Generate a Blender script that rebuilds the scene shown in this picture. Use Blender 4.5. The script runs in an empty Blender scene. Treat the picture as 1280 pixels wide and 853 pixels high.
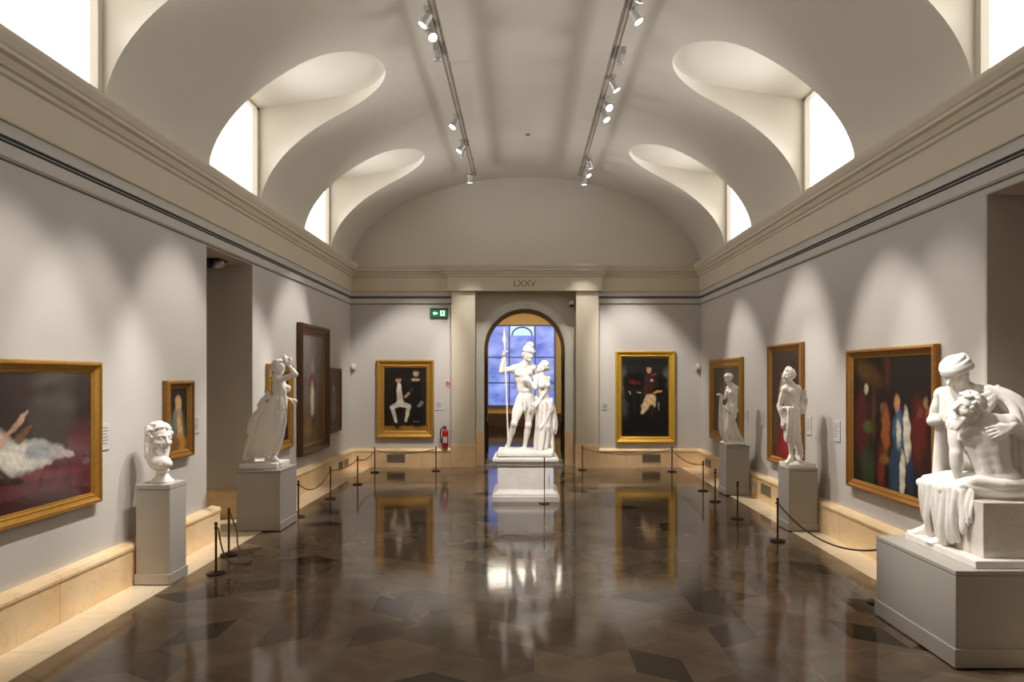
import bpy, math, random
import numpy as np
from mathutils import Vector, Matrix
from mathutils.geometry import delaunay_2d_cdt

SC = bpy.context.scene
COL = SC.collection
random.seed(7)
RNG = np.random.default_rng(11)
PI = math.pi

# ------------------------------------------------------------------ room dimensions (metres)
FPX, VX, VY, EYE = 850.0, 655.0, 471.0, 2.0
XL, XR, YB, YF = -3.84, 3.91, 15.05, -2.0
XC, HALF = 0.035, 3.875
Z0, RISE, VN = 4.44, 1.98, 1.93          # springing, rise and curve of the vault

def at(px, py, Y):
    """the point at depth Y seen at a pixel of the 1280x853 photograph"""
    return np.array([(px - VX) / FPX * Y, Y, EYE - (py - VY) / FPX * Y])

def yl(px, off=0.0): return (XL + off) * FPX / (px - VX)
def yr(px, off=0.0): return (XR - off) * FPX / (px - VX)

def s2l(c):
    c = np.asarray(c, dtype=float)
    return np.where(c <= 0.04045, c / 12.92, ((c + 0.055) / 1.055) ** 2.4)

def rgb(r, g, b): return tuple(s2l(np.array([r, g, b]) / 255.0)) + (1.0,)

# ------------------------------------------------------------------ materials
def new_mat(name):
    m = bpy.data.materials.new(name); m.use_nodes = True
    nt = m.node_tree
    return m, nt, nt.nodes['Principled BSDF']

def mat(name, col, rough=0.5, metal=0.0, spec=0.5, noise=0.0, nscale=4.0, bump=0.0, bscale=60.0, emit=None, estr=0.0, detail=6):
    m, nt, b = new_mat(name)
    b.inputs['Base Color'].default_value = col
    b.inputs['Roughness'].default_value = rough
    b.inputs['Metallic'].default_value = metal
    b.inputs['Specular IOR Level'].default_value = spec
    tc = nt.nodes.new('ShaderNodeTexCoord')
    if noise > 0:
        n = nt.nodes.new('ShaderNodeTexNoise'); n.inputs['Scale'].default_value = nscale; n.inputs['Detail'].default_value = detail
        nt.links.new(tc.outputs['Object'], n.inputs['Vector'])
        r = nt.nodes.new('ShaderNodeMapRange')
        r.inputs['From Min'].default_value = 0.3; r.inputs['From Max'].default_value = 0.7
        r.inputs['To Min'].default_value = 1 - noise; r.inputs['To Max'].default_value = 1 + noise
        nt.links.new(n.outputs['Fac'], r.inputs['Value'])
        v = nt.nodes.new('ShaderNodeVectorMath'); v.operation = 'SCALE'
        v.inputs[0].default_value = col[:3]
        nt.links.new(r.outputs['Result'], v.inputs['Scale'])
        nt.links.new(v.outputs['Vector'], b.inputs['Base Color'])
    if bump > 0:
        n2 = nt.nodes.new('ShaderNodeTexNoise'); n2.inputs['Scale'].default_value = bscale
        nt.links.new(tc.outputs['Object'], n2.inputs['Vector'])
        bp = nt.nodes.new('ShaderNodeBump'); bp.inputs['Strength'].default_value = bump; bp.inputs['Distance'].default_value = 0.01
        nt.links.new(n2.outputs['Fac'], bp.inputs['Height']); nt.links.new(bp.outputs['Normal'], b.inputs['Normal'])
    if emit is not None:
        b.inputs['Emission Color'].default_value = emit; b.inputs['Emission Strength'].default_value = estr
    return m

def stone_mat(name, c1, c2, vein, rough=0.25, scale=1.2, joint=None):
    """polished cream limestone: clouds, faint veins, optional slab joints along the long axis"""
    m, nt, b = new_mat(name)
    tc = nt.nodes.new('ShaderNodeTexCoord')
    n = nt.nodes.new('ShaderNodeTexNoise'); n.inputs['Scale'].default_value = scale; n.inputs['Detail'].default_value = 8; n.inputs['Distortion'].default_value = 0.8
    nt.links.new(tc.outputs['Object'], n.inputs['Vector'])
    cr = nt.nodes.new('ShaderNodeValToRGB')
    cr.color_ramp.elements[0].position = 0.32; cr.color_ramp.elements[0].color = c1
    cr.color_ramp.elements[1].position = 0.68; cr.color_ramp.elements[1].color = c2
    nt.links.new(n.outputs['Fac'], cr.inputs['Fac'])
    n2 = nt.nodes.new('ShaderNodeTexNoise'); n2.inputs['Scale'].default_value = scale * 2.2; n2.inputs['Detail'].default_value = 5; n2.inputs['Distortion'].default_value = 1.5
    nt.links.new(tc.outputs['Object'], n2.inputs['Vector'])
    ab = nt.nodes.new('ShaderNodeMath'); ab.operation = 'SUBTRACT'; ab.inputs[1].default_value = 0.5
    ab2 = nt.nodes.new('ShaderNodeMath'); ab2.operation = 'ABSOLUTE'
    nt.links.new(n2.outputs['Fac'], ab.inputs[0]); nt.links.new(ab.outputs[0], ab2.inputs[0])
    mr = nt.nodes.new('ShaderNodeMapRange'); mr.inputs['From Min'].default_value = 0.0; mr.inputs['From Max'].default_value = 0.012
    mr.inputs['To Min'].default_value = 0.45; mr.inputs['To Max'].default_value = 0.0
    nt.links.new(ab2.outputs[0], mr.inputs['Value'])
    mx = nt.nodes.new('ShaderNodeMix'); mx.data_type = 'RGBA'
    nt.links.new(mr.outputs['Result'], mx.inputs['Factor']); nt.links.new(cr.outputs['Color'], mx.inputs['A']); mx.inputs['B'].default_value = vein
    out = mx.outputs['Result']
    if joint:
        axis, period = joint
        sp = nt.nodes.new('ShaderNodeSeparateXYZ'); nt.links.new(tc.outputs['Object'], sp.inputs[0])
        pp = nt.nodes.new('ShaderNodeMath'); pp.operation = 'PINGPONG'; pp.inputs[1].default_value = period / 2
        nt.links.new(sp.outputs[axis], pp.inputs[0])
        lt = nt.nodes.new('ShaderNodeMath'); lt.operation = 'LESS_THAN'; lt.inputs[1].default_value = 0.004
        nt.links.new(pp.outputs[0], lt.inputs[0])
        mj = nt.nodes.new('ShaderNodeMix'); mj.data_type = 'RGBA'
        nt.links.new(lt.outputs[0], mj.inputs['Factor']); nt.links.new(out, mj.inputs['A']); mj.inputs['B'].default_value = vein
        out = mj.outputs['Result']
    nt.links.new(out, b.inputs['Base Color'])
    b.inputs['Roughness'].default_value = rough
    return m

M = {}
M['wall'] = mat('wall_paint', rgb(198, 193, 187), 0.85, noise=0.02, nscale=1.5)
M['vault'] = mat('vault_plaster', rgb(205, 197, 183), 0.9, noise=0.02, nscale=0.8)
M['cornice'] = mat('cornice_plaster', rgb(205, 194, 174), 0.8, noise=0.02, nscale=2)
M['jamb'] = mat('jamb_paint', rgb(190, 181, 168), 0.85, noise=0.02)
M['recess'] = mat('recess_paint', rgb(200, 192, 178), 0.85, noise=0.02)
M['slot'] = mat('air_slot_black', rgb(38, 33, 28), 0.7)
M['base'] = stone_mat('cream_limestone', rgb(232, 198, 150), rgb(244, 218, 178), rgb(204, 156, 102), 0.3, 1.6, ('Y', 1.37))
M['base_x'] = stone_mat('cream_limestone_cross', rgb(226, 190, 142), rgb(240, 212, 170), rgb(196, 148, 92), 0.3, 1.6, ('X', 1.12))
M['strip'] = stone_mat('cream_marble_floor', rgb(234, 214, 182), rgb(244, 230, 204), rgb(208, 176, 134), 0.16, 1.3, ('Y', 0.82))
M['marble'] = stone_mat('white_statuary_marble', rgb(241, 236, 229), rgb(247, 243, 238), rgb(226, 219, 211), 0.55, 2.5)
M['marble_base'] = stone_mat('white_veined_marble', rgb(226, 221, 216), rgb(238, 234, 230), rgb(196, 190, 186), 0.35, 2.0)
M['marble_grey'] = stone_mat('veined_block_marble', rgb(206, 197, 186), rgb(228, 220, 210), rgb(176, 164, 150), 0.4, 2.2)
M['plinth'] = mat('plinth_grey_paint', rgb(168, 163, 155), 0.6, noise=0.015, nscale=3)
M['plinth_w'] = mat('plinth_light_grey_paint', rgb(186, 181, 174), 0.6, noise=0.015, nscale=3)
M['bronze'] = mat('dark_bronze', rgb(62, 46, 36), 0.4, metal=0.6)
M['rope'] = mat('rope_cord', rgb(118, 96, 74), 0.85, bump=0.6, bscale=300)
M['rope_d'] = mat('rope_dark_cord', rgb(78, 62, 48), 0.85, bump=0.6, bscale=300)
M['gold'] = mat('gilt_frame', rgb(188, 140, 60), 0.36, metal=0.55, noise=0.12, nscale=35, bump=0.6, bscale=120)
M['gold_b'] = mat('bright_gilt_frame', rgb(228, 182, 66), 0.34, metal=0.55, noise=0.1, nscale=35, bump=0.5, bscale=120)
M['gold_d'] = mat('aged_gilt_frame', rgb(168, 118, 52), 0.42, metal=0.5, noise=0.18, nscale=45, bump=0.8, bscale=140)
M['wood_d'] = mat('dark_walnut_frame', rgb(84, 58, 32), 0.4, metal=0.15, noise=0.3, nscale=30, bump=0.5, bscale=120)
M['track'] = mat('track_grey', rgb(150, 138, 122), 0.5, metal=0.2)
M['lampbody'] = mat('lamp_housing', rgb(196, 192, 186), 0.35, metal=0.35)
M['lens'] = mat('lamp_lens', (1, 1, 1, 1), 0.2, emit=(0.92, 0.95, 1.0, 1), estr=14)
M['black'] = mat('black_plastic', rgb(24, 22, 21), 0.45)
M['white_pl'] = mat('white_plastic', rgb(222, 220, 216), 0.4)
M['red'] = mat('extinguisher_red', rgb(176, 20, 36), 0.3)
M['label'] = mat('label_card', rgb(205, 200, 200), 0.5)
M['ink'] = mat('label_ink', rgb(120, 116, 116), 0.6)
M['steel'] = mat('brushed_steel', rgb(205, 208, 214), 0.25, metal=0.7)
M['vent'] = mat('vent_grille', rgb(150, 136, 112), 0.5, metal=0.2)
M['window'] = mat('daylit_blind', (1, 1, 1, 1), 0.5, emit=(1.0, 0.975, 0.925, 1), estr=1.6)
M['wframe'] = mat('window_frame_paint', rgb(196, 188, 172), 0.5)
M['ochre'] = mat('ochre_wall', rgb(212, 178, 114), 0.8, noise=0.03)
M['wainscot'] = mat('brown_wainscot', rgb(92, 66, 46), 0.35, noise=0.2, nscale=3)
M['letter'] = mat('painted_letters', rgb(132, 112, 84), 0.7)

# ------------------------------------------------------------------ mesh building
class MB:
    def __init__(s): s.v, s.f = [], []
    def add(s, vs, fs):
        o = len(s.v); s.v.extend([tuple(map(float, p)) for p in vs]); s.f.extend([tuple(i + o for i in f) for f in fs]); return s
    def box(s, x0, x1, y0, y1, z0, z1):
        vs = [(x, y, z) for z in (z0, z1) for y in (y0, y1) for x in (x0, x1)]
        return s.add(vs, [(0, 2, 3, 1), (4, 5, 7, 6), (0, 1, 5, 4), (2, 6, 7, 3), (0, 4, 6, 2), (1, 3, 7, 5)])
    def lathe(s, prof, cx=0, cy=0, n=24, axis=None, origin=(0, 0, 0)):
        """prof: (radius, height) pairs; closed with end caps; axis: unit vector, default +z"""
        vs, fs = [], []
        for r, h in prof:
            for k in range(n):
                a = 2 * PI * k / n
                vs.append(Vector((r * math.cos(a), r * math.sin(a), h)))
        m = len(prof)
        for i in range(m - 1):
            for k in range(n):
                k2 = (k + 1) % n
                fs.append((i * n + k, i * n + k2, (i + 1) * n + k2, (i + 1) * n + k))
        fs.append(tuple(range(n - 1, -1, -1))); fs.append(tuple((m - 1) * n + k for k in range(n)))
        if axis is not None:
            q = Vector((0, 0, 1)).rotation_difference(Vector(axis).normalized())
            vs = [q @ v for v in vs]
        o = Vector(origin) + Vector((cx, cy, 0))
        return s.add([v + o for v in vs], fs)
    def tube(s, pts, r, n=8):
        pts = [Vector(p) for p in pts]; vs, fs = [], []
        up = Vector((0, 0, 1)); m = len(pts)
        for i, p in enumerate(pts):
            t = (pts[min(i + 1, m - 1)] - pts[max(i - 1, 0)]).normalized()
            a = t.cross(up)
            if a.length < 1e-3: a = t.cross(Vector((1, 0, 0)))
            a.normalize(); b = a.cross(t)
            rr = r[i] if hasattr(r, '__len__') else r
            for k in range(n):
                th = 2 * PI * k / n
                vs.append(p + a * (rr * math.cos(th)) + b * (rr * math.sin(th)))
        for i in range(m - 1):
            for k in range(n):
                k2 = (k + 1) % n
                fs.append((i * n + k, i * n + k2, (i + 1) * n + k2, (i + 1) * n + k))
        fs.append(tuple(range(n - 1, -1, -1))); fs.append(tuple((m - 1) * n + k for k in range(n)))
        return s.add(vs, fs)
    def prism(s, poly, to3, d0, d1):
        """poly: 2D outline, to3(u, v, d) -> point; extruded from d0 to d1"""
        n = len(poly)
        vs = [to3(u, v, d0) for u, v in poly] + [to3(u, v, d1) for u, v in poly]
        fs = [tuple(range(n)), tuple(range(2 * n - 1, n - 1, -1))]
        fs += [(i, n + i, n + (i + 1) % n, (i + 1) % n) for i in range(n)]
        return s.add(vs, fs)
    def build(s, name, m, parent=None, smooth=False, bevel=0.0, kind=None):
        return mesh_obj(name, s.v, s.f, m, parent, smooth, bevel, kind)

def root_loc(o):
    while o.parent is not None: o = o.parent
    return np.array(o.location)

def mesh_obj(name, v, f, m, parent=None, smooth=False, bevel=0.0, kind=None):
    """vertices in world metres; a part is stored relative to the base of its thing"""
    if parent is not None:
        off = root_loc(parent); v = [(p[0] - off[0], p[1] - off[1], p[2] - off[2]) for p in v]
    me = bpy.data.meshes.new(name); me.from_pydata(v, [], f); me.validate()
    me.materials.append(m)
    o = bpy.data.objects.new(name, me); COL.objects.link(o)
    if parent is not None: o.parent = parent
    if kind: o['kind'] = kind
    import bmesh
    bm = bmesh.new(); bm.from_mesh(me); bmesh.ops.recalc_face_normals(bm, faces=bm.faces); bm.to_mesh(me); bm.free()
    if smooth:
        me.polygons.foreach_set('use_smooth', [True] * len(me.polygons))
        if smooth == 'auto':
            for e_ in (1,):
                bm = bmesh.new(); bm.from_mesh(me)
                for e in bm.edges:
                    if len(e.link_faces) == 2 and e.calc_face_angle() > 0.7: e.smooth = False
                bm.to_mesh(me); bm.free()
    if bevel > 0:
        b = o.modifiers.new('edge', 'BEVEL'); b.width = bevel; b.segments = 2; b.limit_method = 'ANGLE'
    return o

def np_mesh(name, v, quads, m, parent=None, smooth=True):
    if parent is not None: v = v - root_loc(parent)
    me = bpy.data.meshes.new(name)
    n, q = len(v), len(quads)
    me.vertices.add(n); me.vertices.foreach_set('co', v.astype(np.float32).ravel())
    me.loops.add(q * 4); me.loops.foreach_set('vertex_index', quads.astype(np.int32).ravel())
    me.polygons.add(q); me.polygons.foreach_set('loop_start', np.arange(0, q * 4, 4, dtype=np.int32))
    me.update(calc_edges=True); me.validate()
    if smooth: me.polygons.foreach_set('use_smooth', np.ones(q, dtype=bool))
    me.materials.append(m)
    o = bpy.data.objects.new(name, me); COL.objects.link(o)
    if parent is not None: o.parent = parent
    return o

def thing(name, label, cat, loc=(0, 0, 0), group=None):
    o = bpy.data.objects.new(name, None); COL.objects.link(o)
    o.location = loc; o.empty_display_size = 0.1
    return tag(o, label, cat, group)

def tag(o, label, cat, group=None):
    o['label'] = label; o['category'] = cat; o['kind'] = 'thing'
    if group: o['group'] = group
    return o

def struct(o):
    o['kind'] = 'structure'; return o

def copy_tree(o, parent=None):
    c = o.copy(); COL.objects.link(c)
    if parent is not None: c.parent = parent
    for ch in list(o.children): copy_tree(ch, c)
    return c
# ================================================================== THE ROOM
def vault_z(x):
    t = min(abs(x - XC) / HALF, 1.0)
    return Z0 + RISE * max(0.0, 1 - t ** VN) ** (1 / VN)

# ---- floor: rhombus paving of dark polished marble, colour per slab
def build_floor():
    import bmesh
    s = 0.40; h = s * math.sqrt(3) / 2
    pal = [rgb(118, 101, 83), rgb(108, 91, 74), rgb(124, 107, 90), rgb(112, 95, 80), rgb(102, 86, 71), rgb(60, 50, 42), rgb(70, 58, 48)]
    wts = [5, 5, 4, 4, 3, 2.0, 1.6]
    x0, x1, y0, y1 = XL + 0.1, XR - 0.1, YF, YB + 0.15
    bm = bmesh.new(); cl = bm.loops.layers.float_color.new('slab')
    ni = int((x1 - x0) / (2 * h)) + 3; nj = int((y1 - y0) / (1.5 * s)) + 3
    for j in range(-1, nj):
        for i in range(-1, ni):
            cx = x0 + i * 2 * h + (h if j % 2 else 0); cy = y0 + j * 1.5 * s
            hexa = [(cx + s * math.sin(k * PI / 3), cy + s * math.cos(k * PI / 3)) for k in range(6)]
            for k in (0, 2, 4):
                q = [(cx, cy), hexa[k], hexa[(k + 1) % 6], hexa[(k + 2) % 6]]
                f = bm.faces.new([bm.verts.new((a, b, 0)) for a, b in q])
                c = random.choices(pal, wts)[0]; g = random.uniform(0.9, 1.1)
                for l in f.loops: l[cl] = (c[0] * g, c[1] * g, c[2] * g, 1)
    for co, no in (((x0, 0, 0), (-1, 0, 0)), ((x1, 0, 0), (1, 0, 0)), ((0, y0, 0), (0, -1, 0)), ((0, y1, 0), (0, 1, 0))):
        bmesh.ops.bisect_plane(bm, geom=bm.verts[:] + bm.edges[:] + bm.faces[:], plane_co=co, plane_no=no, clear_outer=True)
    me = bpy.data.meshes.new('floor'); bm.to_mesh(me); bm.free()
    m, nt, b = new_mat('dark_polished_marble')
    at_ = nt.nodes.new('ShaderNodeAttribute'); at_.attribute_name = 'slab'
    tc = nt.nodes.new('ShaderNodeTexCoord')
    n = nt.nodes.new('ShaderNodeTexNoise'); n.inputs['Scale'].default_value = 2.4; n.inputs['Detail'].default_value = 9; n.inputs['Distortion'].default_value = 1.2
    nt.links.new(tc.outputs['Object'], n.inputs['Vector'])
    mr = nt.nodes.new('ShaderNodeMapRange'); mr.inputs['From Min'].default_value = 0.3; mr.inputs['From Max'].default_value = 0.7
    mr.inputs['To Min'].default_value = 0.78; mr.inputs['To Max'].default_value = 1.22
    nt.links.new(n.outputs['Fac'], mr.inputs['Value'])
    sc = nt.nodes.new('ShaderNodeVectorMath'); sc.operation = 'SCALE'
    nt.links.new(at_.outputs['Color'], sc.inputs[0]); nt.links.new(mr.outputs['Result'], sc.inputs['Scale'])
    v = nt.nodes.new('ShaderNodeTexVoronoi'); v.feature = 'DISTANCE_TO_EDGE'; v.inputs['Scale'].default_value = 0.75
    dn = nt.nodes.new('ShaderNodeTexNoise'); dn.inputs['Scale'].default_value = 1.1; dn.inputs['Detail'].default_value = 6
    nt.links.new(tc.outputs['Object'], dn.inputs['Vector'])
    ad = nt.nodes.new('ShaderNodeVectorMath'); ad.operation = 'MULTIPLY_ADD'
    nt.links.new(dn.outputs['Color'], ad.inputs[0]); ad.inputs[1].default_value = (1.3, 1.3, 0); nt.links.new(tc.outputs['Object'], ad.inputs[2])
    nt.links.new(ad.outputs['Vector'], v.inputs['Vector'])
    vr = nt.nodes.new('ShaderNodeMapRange'); vr.inputs['From Min'].default_value = 0.0; vr.inputs['From Max'].default_value = 0.010
    vr.inputs['To Min'].default_value = 0.4; vr.inputs['To Max'].default_value = 0.0
    nt.links.new(v.outputs['Distance'], vr.inputs['Value'])
    msk = nt.nodes.new('ShaderNodeMath'); msk.operation = 'MULTIPLY'
    n3 = nt.nodes.new('ShaderNodeTexNoise'); n3.inputs['Scale'].default_value = 0.9
    nt.links.new(tc.outputs['Object'], n3.inputs['Vector'])
    r3 = nt.nodes.new('ShaderNodeMapRange'); r3.inputs['From Min'].default_value = 0.48; r3.inputs['From Max'].default_value = 0.62
    nt.links.new(n3.outputs['Fac'], r3.inputs['Value'])
    nt.links.new(vr.outputs['Result'], msk.inputs[0]); nt.links.new(r3.outputs['Result'], msk.inputs[1])
    mx = nt.nodes.new('ShaderNodeMix'); mx.data_type = 'RGBA'
    nt.links.new(msk.outputs[0], mx.inputs['Factor']); nt.links.new(sc.outputs['Vector'], mx.inputs['A']); mx.inputs['B'].default_value = rgb(168, 142, 118)
    nt.links.new(mx.outputs['Result'], b.inputs['Base Color'])
    b.inputs['Roughness'].default_value = 0.09; b.inputs['Specular IOR Level'].default_value = 0.55
    bn = nt.nodes.new('ShaderNodeTexNoise'); bn.inputs['Scale'].default_value = 3.5; bn.inputs['Detail'].default_value = 2
    nt.links.new(tc.outputs['Object'], bn.inputs['Vector'])
    bp = nt.nodes.new('ShaderNodeBump'); bp.inputs['Strength'].default_value = 0.035; bp.inputs['Distance'].default_value = 0.02
    nt.links.new(bn.outputs['Fac'], bp.inputs['Height']); nt.links.new(bp.outputs['Normal'], b.inputs['Normal'])
    me.materials.append(m)
    o = bpy.data.objects.new('floor', me); COL.objects.link(o); struct(o)
    mb = MB().box(-6.5, 6.8, YF - 0.3, YB + 0.62, -0.15, -0.004)
    struct(mb.build('floor_slab', M['plinth']))
    return m
FLOORMAT = build_floor()

# cream marble strips along the two long walls
mb = MB().box(XL - 1.7, XL + 0.46, YF, YB - 0.1, -0.02, 0.0025); struct(mb.build('floor_strip_left', M['strip']))
mb = MB().box(XR - 0.46, XR + 1.7, YF, YB - 0.1, -0.02, 0.0025); struct(mb.build('floor_strip_right', M['strip']))

# ---- side walls with their deep openings
LO0, LO1, LOZ = yl(258), yl(316), 3.59     # opening in the left wall
RO1 = yr(1232); RO0, ROZ = RO1 - 1.45, 3.55
WT = 0.9
mb = MB()
mb.box(XL - WT, XL, YF, LO0, 0, Z0); mb.box(XL - WT, XL, LO1, YB + .6, 0, Z0); mb.box(XL - WT, XL, LO0, LO1, LOZ, Z0)
struct(mb.build('wall_left', M['wall']))
mb = MB()
mb.box(XR, XR + WT, YF, RO0, 0, Z0); mb.box(XR, XR + WT, RO1, YB + .6, 0, Z0); mb.box(XR, XR + WT, RO0, RO1, ROZ, Z0)
struct(mb.build('wall_right', M['wall']))
# linings of the openings (slightly darker than the walls) and the passages behind
def lining(name, xa, xb, y0, y1, zt):
    mb = MB(); t = 0.012
    mb.box(xa, xb, y0 - .001, y0 + t, 0, zt); mb.box(xa, xb, y1 - t, y1 + .001, 0, zt); mb.box(xa, xb, y0, y1, zt - t, zt + .001)
    struct(mb.build(name, M['jamb']))
lining('trim_1', XL - 1.6, XL - 0.004, LO0, LO1, LOZ)
lining('trim_2', XR + 0.004, XR + 1.6, RO0, RO1, ROZ)
struct(MB().box(XL - 1.75, XL - 1.6, LO0 - .3, LO1 + .3, 0, 4).build('wall_passage_left', M['jamb']))
struct(MB().box(XR + 1.6, XR + 1.75, RO0 - .3, RO1 + .3, 0, 4).build('wall_passage_right', M['jamb']))
struct(MB().box(XL - .3, XR + .3, YF - .2, YF, 0, 7).build('wall_front', M['wall']))

# ---- end wall: two bays, pilasters, recess with an arch, tympanum
PX = [-1.60, -1.075, 1.145, 1.645]
YP, YR = YB - 0.10, YB + 0.22
AXC, AR, AZS = 0.012, 0.905, 2.62     # arch centre, inner radius, springing
mb = MB()
mb.box(XL - .2, PX[0] + .1, YB, YB + .55, 0, 4.3); mb.box(PX[3] - .1, XR + .2, YB, YB + .55, 0, 4.3)
mb.box(XL - .2, XR + .2, YB + .3, YB + .55, 4.3, 4.5)
struct(mb.build('wall_back', M['wall']))
# tympanum under the vault
mb = MB(); n = 48; vs = []; fs = []
for k in range(n + 1):
    a = PI * k / n; x = XC - HALF * math.cos(a)
    vs += [(x, YB, Z0 - .3), (x, YB, vault_z(x) + .05)]
for k in range(n): fs.append((2 * k, 2 * k + 2, 2 * k + 3, 2 * k + 1))
mb.add(vs, fs)
struct(mb.build('wall_back_upper', M['vault']))
for nm, a, b_ in (('trim_3', PX[0], PX[1]), ('trim_4', PX[2], PX[3])):
    struct(MB().box(a, b_, YP, YR + .35, 0, 4.0).build(nm, M['cornice'], bevel=.006))
# recess wall with the arched opening
def arch_outline(r, zs, xc=AXC, n=40):
    return [(xc - r, 0.0)] + [(xc - r * math.cos(PI * k / n), zs + r * math.sin(PI * k / n)) for k in range(n + 1)] + [(xc + r, 0.0)]
def arch_wall(name, y0, y1, x0, x1, zt, r, zs, m):
    A = arch_outline(r, zs); B = [(x0, 0.0)]
    nA = len(A)
    for (x, z) in A[1:-1]:
        ang = math.atan2(z - zs, x - AXC)
        dx, dz = math.cos(ang), math.sin(ang)
        t = 1e9
        if dx < -1e-6: t = min(t, (x0 - AXC) / dx)
        if dx > 1e-6: t = min(t, (x1 - AXC) / dx)
        if dz > 1e-6: t = min(t, (zt - zs) / dz)
        B.append((AXC + dx * t, zs + dz * t))
    B.append((x1, 0.0))
    for cx in (x0, x1):        # put the corners exactly
        i = min(range(len(B)), key=lambda k: (B[k][0] - cx) ** 2 + (B[k][1] - zt) ** 2); B[i] = (cx, zt)
    mb = MB(); vs = []; fs = []
    for y in (y0, y1):
        vs += [(x, y, z) for x, z in A] + [(x, y, z) for x, z in B]
    N = 2 * nA
    for k in range(nA - 1):
        fs += [(k, k + 1, nA + k + 1, nA + k), (N + k, N + nA + k, N + nA + k + 1, N + k + 1), (k, N + k, N + k + 1, k + 1), (nA + k, nA + k + 1, N + nA + k + 1, N + nA + k)]
    mb.add(vs, fs)
    return struct(mb.build(name, m))
arch_wall('wall_recess', YR, YR + .36, PX[1] - .05, PX[2] + .05, 4.2, AR + .02, AZS, M['recess'])
# archivolt band round the arch
def band(name, r0, r1, y0, y1, m, z_stop=0.0):
    A = arch_outline(r0, AZS); B = arch_outline(r1, AZS); nA = len(A); vs = []; fs = []
    for y in (y0, y1): vs += [(x, y, z) for x, z in A] + [(x, y, z) for x, z in B]
    N = 2 * nA
    for k in range(nA - 1):
        fs += [(k, k + 1, nA + k + 1, nA + k), (N + k, N + nA + k, N + nA + k + 1, N + k + 1), (k, N + k, N + k + 1, k + 1), (nA + k, nA + k + 1, N + nA + k + 1, N + nA + k)]
    fs += [(0, nA, N + nA, N), (nA - 1, N + nA - 1, N + 2 * nA - 1, 2 * nA - 1)]
    return struct(MB().add(vs, fs).build(name, m))
M['archstone'] = mat('arch_stone', rgb(212, 211, 200), 0.5, noise=0.06, nscale=5)
band('trim_5', AR, AR + .175, YR - .035, YR + .02, M['archstone'])
band('trim_6', AR - .055, AR + .03, YR + .36, YR + .55, mat('inner_arch_paint', rgb(172, 142, 100), 0.7, noise=.05))
for k, (a, b_) in enumerate(((AXC - AR - .19, AXC - AR + .004), (AXC + AR - .004, AXC + AR + .185))):
    struct(MB().box(a, b_, YR - .05, YR + .03, 0, .78).build(f'trim_{7 + k}', M['base_x'], bevel=.004))
# cream dado blocks at the foot of the pilasters
for k, (a, b_) in enumerate(((PX[0], PX[1]), (PX[2], PX[3]))):
    struct(MB().box(a - .012, b_ + .012, YP - .012, YR, 0, .50).build(f'trim_{9 + k}', M['base_x'], bevel=.004))

# ---- skirting
def skirting(name, path, m, zt=.40, p=.10):
    """profile swept along a polyline in plan; the wall lies to the left of the path"""
    prof = [(0.0, 0.0), (p, 0.0), (p, zt - .055), (p + .012, zt - .05), (p + .012, zt - .028), (p - .01, zt), (0.0, zt + .012)]
    return sweep(name, path, prof, m)
def sweep(name, path, prof, m, closed_prof=True):
    P = [Vector((a, b, 0)) for a, b in path]; n = len(P); vs = []; fs = []
    for i in range(n):
        d0 = (P[i] - P[i - 1]).normalized() if i > 0 else None
        d1 = (P[i + 1] - P[i]).normalized() if i < n - 1 else None
        if d0 is None: d0 = d1
        if d1 is None: d1 = d0
        n0 = Vector((d0.y, -d0.x, 0)); n1 = Vector((d1.y, -d1.x, 0))
        b = (n0 + n1); b = b / max(b.length_squared, 1e-6) * 2
        for o, z in prof: vs.append(P[i] + b * o + Vector((0, 0, z)))
    k = len(prof)
    for i in range(n - 1):
        for j in range(k):
            j2 = (j + 1) % k
            if j2 == 0 and not closed_prof: continue
            fs.append((i * k + j, i * k + j2, (i + 1) * k + j2, (i + 1) * k + j))
    fs += [tuple(range(k)), tuple((n - 1) * k + j for j in range(k - 1, -1, -1))]
    return struct(MB().add(vs, fs).build(name, m))
skirting('baseboard_left', [(XL, YF), (XL, LO0 + .15)], M['base'])
skirting('baseboard_left_far', [(XL, LO1), (XL, YB)], M['base'])
skirting('baseboard_right', [(XR, YB), (XR, RO1)], M['base'])
skirting('baseboard_right_near', [(XR, RO0), (XR, YF)], M['base'])
skirting('baseboard_back_left', [(XL + .05, YB), (PX[0] - .012, YB)], M['base_x'])
skirting('baseboard_back_right', [(PX[3] + .012, YB), (XR - .05, YB)], M['base_x'])
skirting('baseboard_jamb_left', [(XL - 1.5, LO1 - .012), (XL - .0, LO1 - .012)], M['base_x'], p=.03)
skirting('baseboard_jamb_right', [(XR + .0, RO1 - .012), (XR + 1.5, RO1 - .012)], M['base_x'], p=.03)

# ---- entablature: frieze and cornice along the two sides and the end, broken forward over the pilasters
corn = [(-.05, 3.875), (.045, 3.875), (.05, 3.885), (.05, 4.185), (.075, 4.20), (.075, 4.235), (.10, 4.245), (.12, 4.28), (.125, 4.30),
        (.165, 4.315), (.165, 4.345), (.18, 4.36), (.205, 4.41), (.21, 4.43), (.21, 4.452), (-.05, 4.46)]
e0, e1 = PX[0] - .13, PX[3] + .13
path = [(XL, YF), (XL, YB), (PX[0] - .03, YB), (PX[0] - .03, YP), (PX[3] + .03, YP), (PX[3] + .03, YB), (XR, YB), (XR, YF)]
sweep('trim_11', path, corn, M['cornice'])
# soffit block over the recess
struct(MB().box(PX[1] - .02, PX[2] + .02, YP - .045, YB + .35, 3.875, 4.20).build('trim_12', M['cornice']))
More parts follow.
